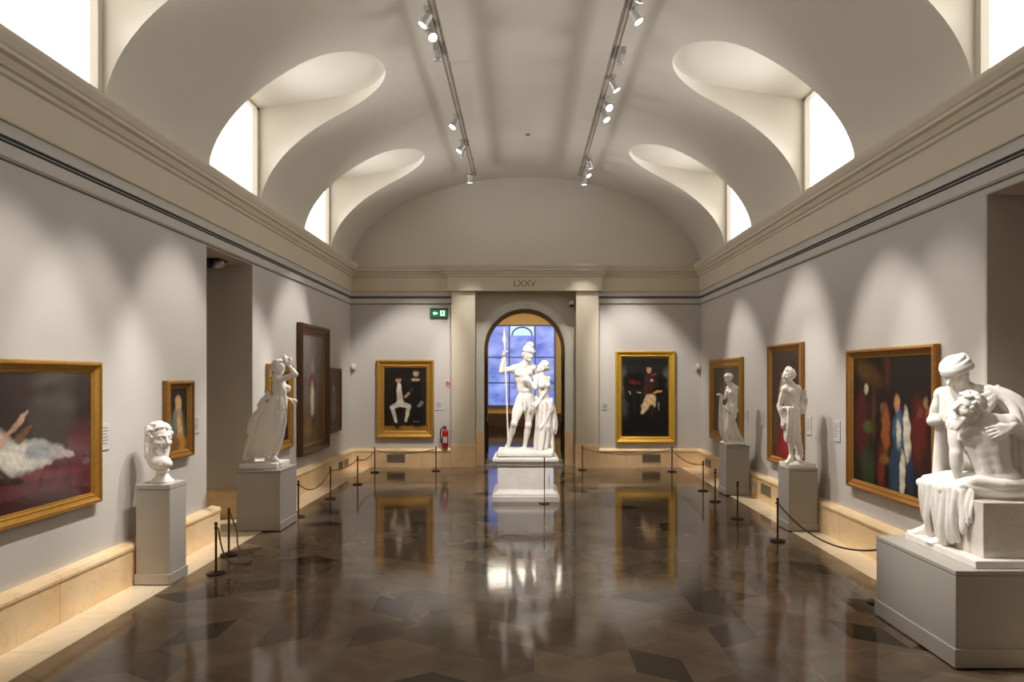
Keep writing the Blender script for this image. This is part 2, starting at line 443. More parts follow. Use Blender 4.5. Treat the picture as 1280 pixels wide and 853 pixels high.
# picture-rail panel below the frieze with the black air slot
rail = [(-.02, 3.605), (.0, 3.605), (.022, 3.625), (.022, 3.722), (.012, 3.724), (.012, 3.776), (.022, 3.778), (.022, 3.88), (-.02, 3.88)]
slot = [(.0, 3.7255), (.0155, 3.7255), (.0155, 3.741), (.0125, 3.7415), (.0125, 3.7565), (.0155, 3.757), (.0155, 3.7745), (.0, 3.7745)]
for k, pth in enumerate(([(XL, YF), (XL, YB), (PX[0] - .001, YB)], [(PX[3] + .001, YB), (XR, YB), (XR, YF)])):
    sweep(f'trim_{13 + 2 * k}', pth, rail, M['wall']); 
    for q, (za, zb) in enumerate(((3.727, 3.745), (3.756, 3.774))):
        sl = [(.0, za), (.018, za), (.018, zb), (.0, zb)]
        sweep(f'trim_{20 + 2 * k + q}', pth, sl, M['slot'])
    groove_strip = [(.0, 3.594), (.006, 3.594), (.006, 3.605), (.0, 3.605)]
    sweep(f'trim_{30 + k}', pth, groove_strip, mat('shadow_gap_brown', rgb(96, 82, 66), .8))  # strip standing proud of the wall, coloured dark for a groove's shade

# ---- room number over the arch
cu = bpy.data.curves.new('room_number', 'FONT'); cu.body = 'LXXV'; cu.size = .205; cu.extrude = .004; cu.align_x = 'CENTER'; cu.align_y = 'CENTER'; cu.space_character = .95
tmp = bpy.data.objects.new('tmp_text', cu); COL.objects.link(tmp); bpy.context.view_layer.update()
me = bpy.data.meshes.new_from_object(tmp.evaluated_get(bpy.context.evaluated_depsgraph_get()))
bpy.data.objects.remove(tmp); me.materials.clear(); me.materials.append(M['letter'])
o = bpy.data.objects.new('room_number', me); COL.objects.link(o); o.location = (0.012, YP - .052, 4.035); o.rotation_euler = (PI / 2, 0, 0)
tag(o, 'painted Roman numeral LXXV on the cornice band above the arch', 'lettering')

# ---- vault with lunette wells
LW = [(-1.02, .60), (.98, 2.60), (4.60, 6.22), (8.26, 9.89), (11.87, 13.49)][1:]
RW = [(.70, 2.31), (4.29, 5.91), (8.01, 9.56), (11.66, 13.20)]
TIP, XW = 1.90, HALF + .085
def well_outline(y0, y1, sgn):
    """plan outline in (offset from centre, Y): from the springing at y0 round the tip back to the springing at y1"""
    r = (y1 - y0) / 2; cy = (y0 + y1) / 2; c = TIP + r * 1.02
    pts = [(t, y0) for t in HALF * np.cos(np.linspace(0, math.acos(c / HALF), 14))]
    pts += [(c - r * 1.02 * math.sin(a), cy - r * math.cos(a)) for a in np.linspace(0, PI, 25)[1:-1]]
    pts += [(t, y1) for t in HALF * np.cos(np.linspace(math.acos(c / HALF), 0, 14))]
    return pts, cy
def soffit_z(t): 
    za = vault_z(XC + TIP) + .07; zb = 5.885
    u = (t - TIP) / (XW - TIP)
    return za + (zb - za) * u
def build_vault():
    wells = [(-1, w) for w in LW] + [(1, w) for w in RW]
    # triangulate in (angle, Y) space so that the steep haunches get their share
    nA, dy = 96, .25
    pts, idx = [], {}
    def key(a, y):
        k = (round(a, 5), round(y, 5))
        if k not in idx: idx[k] = len(pts); pts.append(Vector((a * 4.0, y)))
        return idx[k]
    Y1 = YB + .02; ny = int((Y1 - YF) / dy)
    polys = []; edges = []
    for sg, (y0, y1) in wells:
        out, cy = well_outline(y0, y1, sg)
        ring = []
        for t, y in out:
            x = XC + sg * t; a = math.acos(max(-1, min(1, -(x - XC) / HALF)))
            ring.append(key(a, y))
        edges += [(ring[i], ring[i + 1]) for i in range(len(ring) - 1)]
        polys.append((sg, y0, y1))
    def inside(a, y, grow=0.0):
        off = -HALF * math.cos(a)
        for sg, y0, y1 in polys:
            t = off * sg; r = (y1 - y0) / 2; cy = (y0 + y1) / 2; c = TIP + r * 1.02
            if t >= c:
                if abs(y - cy) < r + grow: return True
            elif t > 0 and ((t - c) / (1.02 * r)) ** 2 + ((y - cy) / r) ** 2 < (1 + grow / r) ** 2: return True
        return False
    for i in range(nA + 1):
        a = PI * i / nA
        for j in range(ny + 1):
            y = YF + (Y1 - YF) * j / ny
            if not inside(a, y, .02): key(a, y)
    v2, e2, f2, *_ = delaunay_2d_cdt(pts, edges, [], 0, 1e-6)
    vs = []
    for p in v2:
        x = XC - HALF * math.cos(p.x / 4.0); vs.append((x, p.y, vault_z(x)))
    fs = []
    for f in f2:
        c = sum((v2[i] for i in f), Vector((0, 0))) / len(f)
        if not inside(c.x / 4.0, c.y): fs.append(tuple(f))
    struct(mesh_obj('ceiling', vs, fs, M['vault'], smooth=True))
    # the wells: reveals and soffits
    for k, (sg, (y0, y1)) in enumerate(wells):
        out, cy = well_outline(y0, y1, sg)
        out = [(XW + .05, y0)] + out + [(XW + .05, y1)]
        lo = [(XC + sg * t, y, vault_z(XC + sg * t) if t < HALF else Z0 - .03) for t, y in out]
        hi = [(XC + sg * t, y, max(soffit_z(t), 0)) for t, y in out]
        n = len(out); mbr = MB()
        mbr.add(lo + hi, [(i, i + 1, n + i + 1, n + i) for i in range(n - 1)])
        struct(mbr.build(f'ceiling_well_{k + 1}', M['vault'], smooth='auto'))
        mbs = MB(); mbs.add(hi, [(i, i + 1, n - 2 - i, n - 1 - i) for i in range(n // 2 - 1)] + ([(n // 2 - 1, n // 2, n // 2 + 1)] if n % 2 else []))
        struct(mbs.build(f'ceiling_soffit_{k + 1}', M['vault']))
        struct(MB().box(min(XC + sg * (HALF - .02), XC + sg * (XW + .06)), max(XC + sg * (HALF - .02), XC + sg * (XW + .06)), y0 - .02, y1 + .02, Z0 - .06, Z0 + .012).build(f'trim_{40 + k}', M['vault']))
        # window: pane and frame
        w = bpy.data.objects.new(f'window_{k + 1}', None); COL.objects.link(w); struct(w)
        xp = XC + sg * XW; w.location = (xp, cy, Z0)
        x_a, x_b = sorted((xp, xp + sg * .01))
        MB().box(x_a, x_b, y0, y1, Z0, 5.90).build('window_pane', M['window'], w)
        fr = MB(); xa, xb = sorted((xp - sg * .075, xp + sg * .02)); t = .075
        fr.box(xa, xb, y0 - .005, y0 + t, Z0, 5.90); fr.box(xa, xb, y1 - t, y1 + .005, Z0, 5.90)
        fr.box(xa, xb, y0, y1, 5.90 - .04, 5.93); fr.box(xa, xb, y0, y1, Z0, Z0 + .05)
        fr.build('window_frame', M['wframe'], w)
build_vault()
# outer skin behind the vault so that no stray light enters
struct(MB().box(XL - 1.9, XR + 1.9, YF - .3, YB + 1, 6.9, 7.0).build('ceiling_slab', M['jamb']))

# ---- the hall beyond the arch
Y2 = 27.5
mb = MB()
mb.box(-3.2, -3.0, YB + .55, Y2, 0, 6.5); mb.box(3.0, 3.2, YB + .55, Y2, 0, 6.5); mb.box(-3.2, 3.2, Y2, Y2 + .2, 0, 6.5)
mb.box(-3.2, 3.2, YB + .5, Y2 + .2, 6.5, 6.6)
struct(mb.build('wall_beyond', M['ochre']))
# pale return wall seen at the right through the arch
mb = MB().box(1.35, 2.98, 21.5, 21.8, 0, 6.4); struct(mb.build('wall_beyond_right', M['ochre']))
mb = MB().box(-2.98, -2.0, 21.5, 21.8, 0, 6.4); struct(mb.build('wall_beyond_left', M['ochre']))
struct(MB().box(-3, 3, Y2 - .03, Y2, 0, .51).build('trim_50', M['wainscot']))
struct(MB().box(-3.2, 3.2, YB + .1, Y2 + .2, -.05, -.001).build('floor_beyond', FLOORMAT))
w = bpy.data.objects.new('window_9', None); COL.objects.link(w); struct(w); w.location = (-.1, Y2, .9)
def dusk_mat():
    m, nt, b = new_mat('dusk_screen')
    tc = nt.nodes.new('ShaderNodeTexCoord')
    n = nt.nodes.new('ShaderNodeTexNoise'); n.inputs['Scale'].default_value = .9; n.inputs['Detail'].default_value = 3
    mp = nt.nodes.new('ShaderNodeMapping'); mp.inputs['Scale'].default_value = (1.2, 1, 2.2)
    nt.links.new(tc.outputs['Object'], mp.inputs[0]); nt.links.new(mp.outputs[0], n.inputs['Vector'])
    cr = nt.nodes.new('ShaderNodeValToRGB')
    cr.color_ramp.elements[0].position = .35; cr.color_ramp.elements[0].color = rgb(92, 108, 190)
    cr.color_ramp.elements[1].position = .68; cr.color_ramp.elements[1].color = rgb(158, 172, 236)
    nt.links.new(n.outputs['Fac'], cr.inputs[0])
    b.inputs['Base Color'].default_value = (0.02, 0.02, 0.05, 1)
    nt.links.new(cr.outputs['Color'], b.inputs['Emission Color']); b.inputs['Emission Strength'].default_value = 1.0
    return m
MB().box(-1.46, 1.24, Y2 - .06, Y2 - .035, .84, 4.03).build('window_pane', dusk_mat(), w)
mb = MB()
mull = mat('mullion_blue_grey', rgb(96, 104, 168), .6)
for x in (-1.49, -.62, .42, 1.21): mb.box(x, x + .05, Y2 - .10, Y2 - .055, .8, 4.08)
for z in (.8, 1.72, 2.75, 4.04): mb.box(-1.48, 1.26, Y2 - .095, Y2 - .05, z, z + .05)
mb.build('window_frame', mull, w)
fan = mat('dusk_sky_pane', (0, 0, 0, 1), .5, emit=rgb(196, 228, 255), estr=1.0)
MB().box(-.55, .40, Y2 - .075, Y2 - .062, 3.66, 4.03).build('window_fanlight', fan, w)
ring = MB(); A = [(-.08 + .40 * math.cos(PI * k / 16), 3.66 + .33 * math.sin(PI * k / 16)) for k in range(17)]
ring.tube([(x, Y2 - .085, z) for x, z in A], .035, 6)
ring.build('window_arch_bar', mull, w)

# glass door leaves standing open in the arch
M['glass'] = None
m, nt, b = new_mat('clear_door_glass')
b.inputs['Base Color'].default_value = (.9, .97, .95, 1); b.inputs['Roughness'].default_value = .02; b.inputs['Transmission Weight'].default_value = 1.0; b.inputs['IOR'].default_value = 1.2
M['glass'] = m
for sg, side, hx in ((-1, 'left', AXC - AR + .02), (1, 'right', AXC + AR - .02)):
    d = thing('glass_door', f'clear glass door leaf with steel bottom rail on the {side} side of the arch', 'door', (hx, YR + .20, 0), 'open glass door leaves in the arch')
    x0, x1 = sorted((hx, hx - sg * .30))
    MB().box(x0, x1, YR + .195, YR + .207, .12, 2.5).build('glass_panel', M['glass'], d)
    MB().box(x0, x1, YR + .175, YR + .225, .012, .12).build('bottom_rail', M['steel'], d, bevel=.004)
    xh = hx - sg * -.02
    mbh = MB(); xx = hx - sg * .05
    mbh.tube([(xx, YR + .11, .28), (xx, YR + .11, .98)], .022, 10)
    mbh.tube([(xx, YR + .11, .36), (xx, YR + .195, .36)], .012, 8); mbh.tube([(xx, YR + .11, .9), (xx, YR + .195, .9)], .012, 8)
    mbh.build('pull_handle', M['black'], d, smooth='auto')
struct(MB().box(AXC - AR, AXC + AR, YR - .04, YR + .4, -.01, .006).build('trim_51', M['steel']))
# ================================================================== SCULPTING (signed-distance clay, meshed once)
def V3(*a): return np.array(a, dtype=float)
def nrm(v): v = np.asarray(v, float); return v / max(np.linalg.norm(v), 1e-9)

class Clay:
    """smooth-blended solids in world metres, turned into ONE continuous surface"""
    def __init__(s, vox=.009): s.ops, s.vox, s.disp = [], vox, []
    def _push(s, lo, hi, fn, k, mode): s.ops.append((np.asarray(lo), np.asarray(hi), fn, k, mode)); return s
    def cone(s, a, b, ra, rb=None, k=.02, mode='+'):
        a, b = np.asarray(a, float), np.asarray(b, float); rb = ra if rb is None else rb
        ba = b - a; l2 = max(ba @ ba, 1e-9); R = max(ra, rb)
        def fn(p):
            pa = p - a; h = np.clip((pa @ ba) / l2, 0, 1)
            return np.linalg.norm(pa - h[..., None] * ba, axis=-1) - (ra + (rb - ra) * h)
        return s._push(np.minimum(a, b) - R, np.maximum(a, b) + R, fn, k, mode)
    def ell(s, c, r, ax=None, k=.02, mode='+'):
        """ax: rows are the three unit axes of the ellipsoid"""
        c = np.asarray(c, float); r = np.asarray(r, float); A = np.eye(3) if ax is None else np.asarray(ax, float)
        R = np.sqrt(((A * r[:, None]) ** 2).sum(0))
        def fn(p):
            q = (p - c) @ A.T; k0 = np.linalg.norm(q / r, axis=-1); k1 = np.linalg.norm(q / r ** 2, axis=-1)
            return k0 * (k0 - 1) / np.maximum(k1, 1e-6)
        return s._push(c - R, c + R, fn, k, mode)
    def ball(s, c, r, k=.02, mode='+'): return s.ell(c, (r, r, r), None, k, mode)
    def box(s, c, h, rd=.01, ax=None, k=.01, mode='+'):
        c = np.asarray(c, float); h = np.asarray(h, float) - rd; A = np.eye(3) if ax is None else np.asarray(ax, float)
        R = (np.abs(A) * (h + rd)[:, None]).sum(0)
        def fn(p):
            q = np.abs((p - c) @ A.T) - h
            return np.linalg.norm(np.maximum(q, 0), axis=-1) + np.minimum(q.max(-1), 0) - rd
        return s._push(c - R, c + R, fn, k, mode)
    def chain(s, pts, rs, k=.012, mode='+'):
        pts = [np.asarray(p, float) for p in pts]; n = len(pts); rs = [rs] * n if not hasattr(rs, '__len__') else rs
        def fn(p):
            d = None
            for i in range(n - 1):
                ba = pts[i + 1] - pts[i]; pa = p - pts[i]; h = np.clip((pa @ ba) / max(ba @ ba, 1e-9), 0, 1)
                e = np.linalg.norm(pa - h[..., None] * ba, axis=-1) - (rs[i] + (rs[i + 1] - rs[i]) * h)
                d = e if d is None else np.minimum(d, e)
            return d
        R = max(rs); return s._push(np.min(pts, 0) - R, np.max(pts, 0) + R, fn, k, mode)
    def rough(s, amp, freq, seed=0): s.disp.append((amp, freq, seed)); return s
    def mesh(s, name, m, parent):
        vx = s.vox; pad = 4 * vx
        lo = np.min([o[0] for o in s.ops if o[4] == '+'], 0) - pad - .02; hi = np.max([o[1] for o in s.ops if o[4] == '+'], 0) + pad + .02
        n = np.ceil((hi - lo) / vx).astype(int) + 1
        F = np.full(n, .2, dtype=np.float32)
        for a, b, fn, k, mode in s.ops:
            m_ = k + 2.5 * vx
            i0 = np.clip(np.floor((a - m_ - lo) / vx).astype(int), 0, n - 1); i1 = np.clip(np.ceil((b + m_ - lo) / vx).astype(int) + 1, 1, n)
            if np.any(i1 <= i0): continue
            ax = [lo[d] + vx * np.arange(i0[d], i1[d]) for d in range(3)]
            P = np.stack(np.meshgrid(*ax, indexing='ij'), -1)
            d = fn(P).astype(np.float32); sl = tuple(slice(i0[q], i1[q]) for q in range(3)); g = F[sl]
            if mode == '+':
                h = np.maximum(k - np.abs(g - d), 0) / k; F[sl] = np.minimum(g, d) - h * h * k * .25
            else:
                h = np.maximum(k - np.abs(g + d), 0) / k; F[sl] = np.maximum(g, -d) + h * h * k * .25
        if s.disp:
            ax = [lo[d] + vx * np.arange(n[d]) for d in range(3)]
            X, Y, Z = np.meshgrid(*ax, indexing='ij')
            for amp, fr, sd in s.disp:
                F += amp * (np.sin(X * fr + sd + 1.7 * np.sin(Z * fr * .6)) * np.sin(Y * fr * .9 + 2 * sd) * np.sin(Z * fr * 1.1 + sd * .5 + np.sin(X * fr * .7)))
        V, Q = surface_net(F, lo, vx)
        return np_mesh(name, V, Q, m, parent)

def surface_net(F, lo, vx):
    S = F < 0
    c = [S[i:S.shape[0] - 1 + i, j:S.shape[1] - 1 + j, k:S.shape[2] - 1 + k] for i in (0, 1) for j in (0, 1) for k in (0, 1)]
    tot = sum(a.astype(np.int8) for a in c)
    act = (tot > 0) & (tot < 8)
    I = np.argwhere(act); idx = np.full(act.shape, -1, dtype=np.int64); idx[act] = np.arange(len(I))
    corner = [(i, j, k) for i in (0, 1) for j in (0, 1) for k in (0, 1)]
    fv = np.stack([F[I[:, 0] + a, I[:, 1] + b, I[:, 2] + d] for a, b, d in corner], 1).astype(float)
    acc = np.zeros((len(I), 3)); cnt = np.zeros(len(I))
    for a in range(8):
        for b in range(a + 1, 8):
            ca, cb = np.array(corner[a]), np.array(corner[b])
            if np.abs(ca - cb).sum() != 1: continue
            cr = (fv[:, a] < 0) != (fv[:, b] < 0)
            t = fv[:, a] / np.where(cr, fv[:, a] - fv[:, b], 1)
            acc[cr] += ca + t[cr, None] * (cb - ca); cnt[cr] += 1
    V = lo + vx * (I + acc / cnt[:, None])
    Q = []
    for d in range(3):
        e1, e2 = [(1, 2), (2, 0), (0, 1)][d]
        sl0 = [slice(1, -1)] * 3; sl1 = [slice(1, -1)] * 3
        sl0[d] = slice(0, -1); sl1[d] = slice(1, None)
        A, B = S[tuple(sl0)], S[tuple(sl1)]
        E = np.argwhere(A != B)
        if not len(E): continue
        off = np.ones(3, dtype=int); off[d] = 0
        G = E + off; flip = A[tuple(E.T)]
        def cell(da, db):
            g = G.copy(); g[:, e1] -= da; g[:, e2] -= db
            return idx[g[:, 0], g[:, 1], g[:, 2]]
        q = np.stack([cell(1, 1), cell(0, 1), cell(0, 0), cell(1, 0)], 1)
        q[~flip] = q[~flip][:, ::-1]
        Q.append(q)
    Q = np.concatenate(Q); Q = Q[(Q >= 0).all(1)]
    return V, Q

# ---- anatomy
def ik(a, c, l1, l2, pole):
    """joint between a and c for two bones, bent towards pole"""
    a, c = np.asarray(a, float), np.asarray(c, float); d = c - a; L = np.linalg.norm(d)
    L2 = min(L, (l1 + l2) * .999); u = d / L
    x = (l1 ** 2 - l2 ** 2 + L2 ** 2) / (2 * L2); h = math.sqrt(max(l1 ** 2 - x * x, 0))
    p = np.asarray(pole, float); p = nrm(p - (p @ u) * u)
    return a + u * x + p * h

def head(C, c, F, U, h, k=.012):
    """a face on a skull; c: head centre, F: where it looks, U: crown direction, h: head height"""
    F, U = nrm(F), nrm(U); U = nrm(U - (U @ F) * F); S = np.cross(F, U); A = np.stack([S, F, U]); c = np.asarray(c, float)
    P = lambda s, f, u: c + S * s * h + F * f * h + U * u * h
    C.ell(P(0, -.05, .12), np.array((.34, .42, .38)) * h, A, k)
    C.ell(P(0, .10, -.18), np.array((.25, .29, .32)) * h, A, .03 * h / .22)
    C.ell(P(0, .30, -.42), np.array((.11, .09, .09)) * h, A, .02)               # chin
    C.cone(P(.24, -.02, -.22), P(.08, .24, -.42), .09 * h, .07 * h, .02); C.cone(P(-.24, -.02, -.22), P(-.08, .24, -.42), .09 * h, .07 * h, .02)
    C.cone(P(0, .37, .06), P(0, .50, -.13), .035 * h, .062 * h, .008)           # nose
    C.cone(P(.05, .39, -.15), P(-.05, .39, -.15), .05 * h, .05 * h, .008)
    C.cone(P(.05, .35, .10), P(.21, .28, .09), .05 * h, .04 * h, .012); C.cone(P(-.05, .35, .10), P(-.21, .28, .09), .05 * h, .04 * h, .012)
    for sg in (1, -1):
        C.ball(P(.14 * sg, .40, .01), .075 * h, .012, '-')
        C.ell(P(.145 * sg, .29, .005), np.array((.075, .06, .05)) * h, A, .006)
        C.ell(P(.20 * sg, .22, -.14), np.array((.10, .10, .09)) * h, A, .02)    # cheek
        C.ell(P(.345 * sg, -.04, -.02), np.array((.035, .08, .13)) * h, A, .006)  # ear
    C.cone(P(.075, .36, -.245), P(-.075, .36, -.245), .028 * h, .028 * h, .006)
    C.cone(P(.06, .355, -.295), P(-.06, .355, -.295), .032 * h, .032 * h, .006)
    C.cone(P(.08, .42, -.268), P(-.08, .42, -.268), .012 * h, .012 * h, .006, '-')
    return P

def curls(C, P, h, seed=1, n=60, r=.085, low=-.15, front=.22, k=.010):
    """a cap of hair with locks over skull, brow to nape"""
    rg = np.random.default_rng(seed)
    C.ell(P(0, -.08, .17), np.array((.39, .43, .40)) * h * .99, None, .015) if False else None
    cnt = 0
    while cnt < n:
        a = rg.normal(size=3); a /= np.linalg.norm(a)
        s_, f_, u_ = a[0] * .37, -.05 + a[1] * .44, .12 + a[2] * .40
        if u_ < low or (f_ > front and u_ < .34): continue
        C.ball(P(s_, f_, u_), r * h * rg.uniform(.8, 1.2), k); cnt += 1

def hand(C, w, d, palm_n, s=1.0, curl=.5, thumb=None, spread=.16):
    """palm and five separate fingers; d: direction of the hand, palm_n: out of the palm, thumb: side of the thumb"""
    d, N = nrm(d), nrm(palm_n); N = nrm(N - (N @ d) * d); T = np.cross(d, N)
    if thumb is not None and T @ np.asarray(thumb, float) < 0: T = -T
    w = np.asarray(w, float); L = .185 * s
    lens = [.40, .45, .42, .33]
    for i, (o, fl) in enumerate(zip((.032, .011, -.011, -.031), lens)):
        kn = w + d * (.47 * L) + T * (o * s * 1.05)
        C.cone(w + T * o * .55 * s, kn, .016 * s, .0135 * s, .012)
        dd = nrm(d + T * (o * spread * 20)); p = kn
        bend = curl * (1 + .08 * i)
        for j, (fr, rr) in enumerate(((.44, .0105), (.32, .0095), (.24, .0085))):
            ang = bend * (j + .55) * .75
            q = p + (dd * math.cos(ang) + N * math.sin(ang)) * (fl * L * fr)
            C.cone(p, q, rr * s, (rr - .0008) * s, .0035); p = q
    b = w + d * .02 * s + T * .022 * s; t1 = b + (T * .55 + d * .62 + N * .32) * .050 * s; t2 = t1 + (T * .18 + d * .8 + N * (.3 + .5 * curl)) * .034 * s
    t3 = t2 + (d * .8 + N * (.3 + .7 * curl) - T * .1) * .026 * s
    C.cone(b, t1, .016 * s, .0125 * s, .012); C.cone(t1, t2, .0125 * s, .0105 * s, .004); C.cone(t2, t3, .0105 * s, .009 * s, .004)

def foot(C, an, d, s=1.0, up=(0, 0, 1)):
    d = nrm(d); U = nrm(np.asarray(up, float)); T = np.cross(d, U); an = np.asarray(an, float)
    heel = an - d * .035 * s - U * .055 * s; ball = an + d * .125 * s - U * .068 * s
    C.cone(an - U * .005 * s, heel, .036 * s, .032 * s, .02); C.cone(an + d * .01 * s, ball, .038 * s, .026 * s, .025); C.cone(heel, ball, .030 * s, .026 * s, .02)
    for i, o in enumerate((.030, .012, -.004, -.018, -.031)):
        a = ball + T * o * s; e = a + d * (.060 - .007 * i) * s - U * .008 * s
        C.cone(ball + T * o * .8 * s, e, .017 * s if i == 0 else .0125 * s, .014 * s if i == 0 else .0105 * s, .006)

def arm(C, sh, el, wr, s=1.0, g=1.0, k=.02):
    C.ball(sh, .058 * s * g, .03); m_ = sh + (el - sh) * .45
    C.cone(sh, el, .050 * s * g, .037 * s * g, k); C.ell(m_, np.array((.045, .045, .085)) * s * g, frame(el - sh), k)
    f = el + (wr - el) * .28
    C.cone(el, wr, .038 * s * g, .025 * s * g, k); C.ell(f, np.array((.041, .041, .075)) * s * g, frame(wr - el), k)

def frame(d):
    d = nrm(d); a = V3(1, 0, 0) if abs(d[0]) < .8 else V3(0, 1, 0); x = nrm(np.cross(a, d)); return np.stack([x, np.cross(d, x), d])

def leg(C, hp, kn, an, toe, s=1.0, g=1.0, fwd=(0, -1, 0), k=.025):
    fwd = nrm(fwd)
    C.cone(hp, kn, .083 * s * g, .054 * s * g, .04); C.ell(hp + (kn - hp) * .38 + fwd * .012 * s, np.array((.082, .088, .17)) * s * g, frame(kn - hp), .04)
    C.ball(kn + fwd * .012 * s, .050 * s * g, k); C.cone(kn, an, .050 * s * g, .033 * s * g, k)
    C.ell(kn + (an - kn) * .30 - fwd * .022 * s, np.array((.050, .052, .125)) * s * g, frame(an - kn), k)
    foot(C, an, toe, s)

def torso(C, pel, che, nec, shl, shr, hil, hir, s=1.0, sex='m', k=.035):
    pel, che, nec = (np.asarray(a, float) for a in (pel, che, nec))
    U = nrm(che - pel); L = nrm(shl - shr); L = nrm(L - (L @ U) * U); F = np.cross(L, U); A = np.stack([L, F, U])
    Lh = nrm(hil - hir); Fh = nrm(np.cross(Lh, U)); Ah = np.stack([Lh, Fh, np.cross(Fh, Lh) * -1])
    w = 1.0 if sex == 'm' else .86
    C.ell(che, np.array((.155 * w, .108, .175)) * s, A, k)
    C.cone(shl - L * .035 * s, shr + L * .035 * s, .055 * s * w, .055 * s * w, .05)
    C.ell((che + pel) / 2, np.array((.130 * w, .092, .17)) * s, A, k)
    C.ell(pel, np.array((.158, .110, .115)) * s, A, k)
    for q in (hil, hir): C.ball(np.asarray(q) - Fh * .045 * s - U * .02 * s, .088 * s, .04)
    for sg in (1, -1):
        if sex == 'm':
            C.ell(che + F * .078 * s + L * .072 * s * sg + U * .055 * s, np.array((.085, .040, .062)) * s, A, .018)
            for j in range(3): C.ell(pel + (che - pel) * (.34 + .2 * j) + F * .083 * s + L * .034 * s * sg, np.array((.034, .020, .036)) * s, A, .022)
        else:
            C.ell(che + F * .098 * s + L * .068 * s * sg + U * .005 * s, np.array((.055, .055, .056)) * s, A, .022)
        C.cone(nec, (shl if sg > 0 else shr) - U * 0 + L * (-.02 * sg) * s, .048 * s, .048 * s * w, .04)
    C.cone(che + U * .12 * s, nec, .07 * s, .055 * s * w, .04)
    C.ball(pel + (che - pel) * .22 + F * .103 * s, .009, .012, '-')
    return A

def hang(C, top, bot, n, r0=.02, r1=.03, k=.012, bulge=None, seed=0, jit=.012, seg=6, rvar=.35, flare=0.0):
    """cloth hanging in folds: a curtain of ridges from the polyline top to the polyline bot"""
    rg = np.random.default_rng(seed); top = np.asarray(top, float); bot = np.asarray(bot, float)
    def along(P, t):
        x = t * (len(P) - 1); i = min(int(x), len(P) - 2); return P[i] + (P[i + 1] - P[i]) * (x - i)
    for i in range(n):
        t = (i + rg.uniform(-.2, .2)) / max(n - 1, 1); t = min(max(t, 0), 1)
        a, b = along(top, t), along(bot, min(max(t + rg.uniform(-.03, .03), 0), 1)); rr = (1.3 if i % 2 else .55) * (1 + rg.uniform(-rvar, rvar) * .6); ph = rg.uniform(0, 6)
        pts, rs = [], []
        for j in range(seg + 1):
            u = j / seg; p = a + (b - a) * u
            if bulge is not None: p = p + np.asarray(bulge) * math.sin(PI * u)
            p = p + V3(math.sin(ph + u * 4), math.cos(ph * 1.3 + u * 3), 0) * jit * u
            pts.append(p); rs.append((r0 + (r1 - r0) * u) * rr * (1 if u < .9 else .8))
        C.chain(pts, rs, k * .55)

def swag(C, a, b, sag, n, spread, r=.018, k=.01, seed=0):
    """cloth folds slung between a and b"""
    rg = np.random.default_rng(seed); a, b = np.asarray(a, float), np.asarray(b, float); sag = np.asarray(sag, float); spread = np.asarray(spread, float)
    for i in range(n):
        o = spread * ((i / max(n - 1, 1)) - .5) ; f = rg.uniform(.75, 1.15)
        C.chain([a + (b - a) * u + sag * f * (4 * u * (1 - u)) + o * (.4 + 1.2 * u * (1 - u) * 2) for u in np.linspace(0, 1, 9)], r * rg.uniform(.7, 1.25), k)
# ================================================================== PEDESTALS AND STATUES
def grey_pedestal(x0, x1, y0, y1, h, label, m='plinth', foot_h=.11, lip=.012, cap=.03):
    t = thing('pedestal', label, 'pedestal', ((x0 + x1) / 2, (y0 + y1) / 2, 0), 'grey painted statue pedestals')
    MB().box(x0 + lip, x1 - lip, y0 + lip, y1 - lip, foot_h - .005, h - cap - .004).build('body', M[m], t, bevel=.004)
    MB().box(x0, x1, y0, y1, .012, foot_h).build('base', M[m], t, bevel=.004)
    MB().box(x0 + .02, x1 - .02, y0 + .02, y1 - .02, 0.0, .02).build('recessed_foot', M['black'], t)
    MB().box(x0 + lip - .003, x1 - lip + .003, y0 + lip - .003, y1 - lip + .003, h - cap, h).build('top', M[m], t, bevel=.003)
    return t
PB = (-3.722, -3.375, 6.49, 6.83, .965)
PNY = (-3.722, -3.135, 8.76, 9.42, .790)
PA = (3.385, 3.795, 11.40, 11.86, .835)
PBB = (3.405, 3.800, 8.76, 9.16, .815)
PCC = (2.935, 3.80, 4.63, 5.70, .672)
grey_pedestal(*PB, 'slender light grey pedestal carrying the marble bust', 'plinth_w', cap=.045)
grey_pedestal(*PNY, 'grey pedestal carrying the statue of a woman in windblown drapery', 'plinth')
grey_pedestal(*PA, 'grey pedestal carrying the smaller standing statue near the end wall', 'plinth')
grey_pedestal(*PBB, 'grey pedestal under the statue with a raised lyre', 'plinth')
grey_pedestal(*PCC, 'low broad grey pedestal carrying the seated marble group', 'plinth', foot_h=.14)

# white moulded pedestal in the middle of the floor
cx0, cx1, cy0, cy1 = -.515, .565, 10.83, 11.80
t = thing('marble_pedestal', 'white moulded marble pedestal standing free on the dark floor before the arch', 'pedestal', ((cx0 + cx1) / 2, (cy0 + cy1) / 2, 0))
def moulded(prof):
    """square block with a moulded profile: (inset, z) pairs"""
    mb = MB(); vs = []; fs = []
    for o, z in prof: vs += [(cx0 + o, cy0 + o, z), (cx1 - o, cy0 + o, z), (cx1 - o, cy1 - o, z), (cx0 + o, cy1 - o, z)]
    n = len(prof)
    for i in range(n - 1):
        for k in range(4): fs.append((4 * i + k, 4 * i + (k + 1) % 4, 4 * i + 4 + (k + 1) % 4, 4 * i + 4 + k))
    fs += [(3, 2, 1, 0), tuple(4 * (n - 1) + k for k in range(4))]
    return mb.add(vs, fs)
moulded([(0, 0), (0, .085), (.012, .098), (.012, .12), (.03, .135), (.055, .15), (.085, .175), (.09, .19)]).build('base_moulding', M['marble_base'], t, bevel=.003)
moulded([(.092, .185), (.092, .545)]).build('die', M['marble_base'], t, bevel=.003)
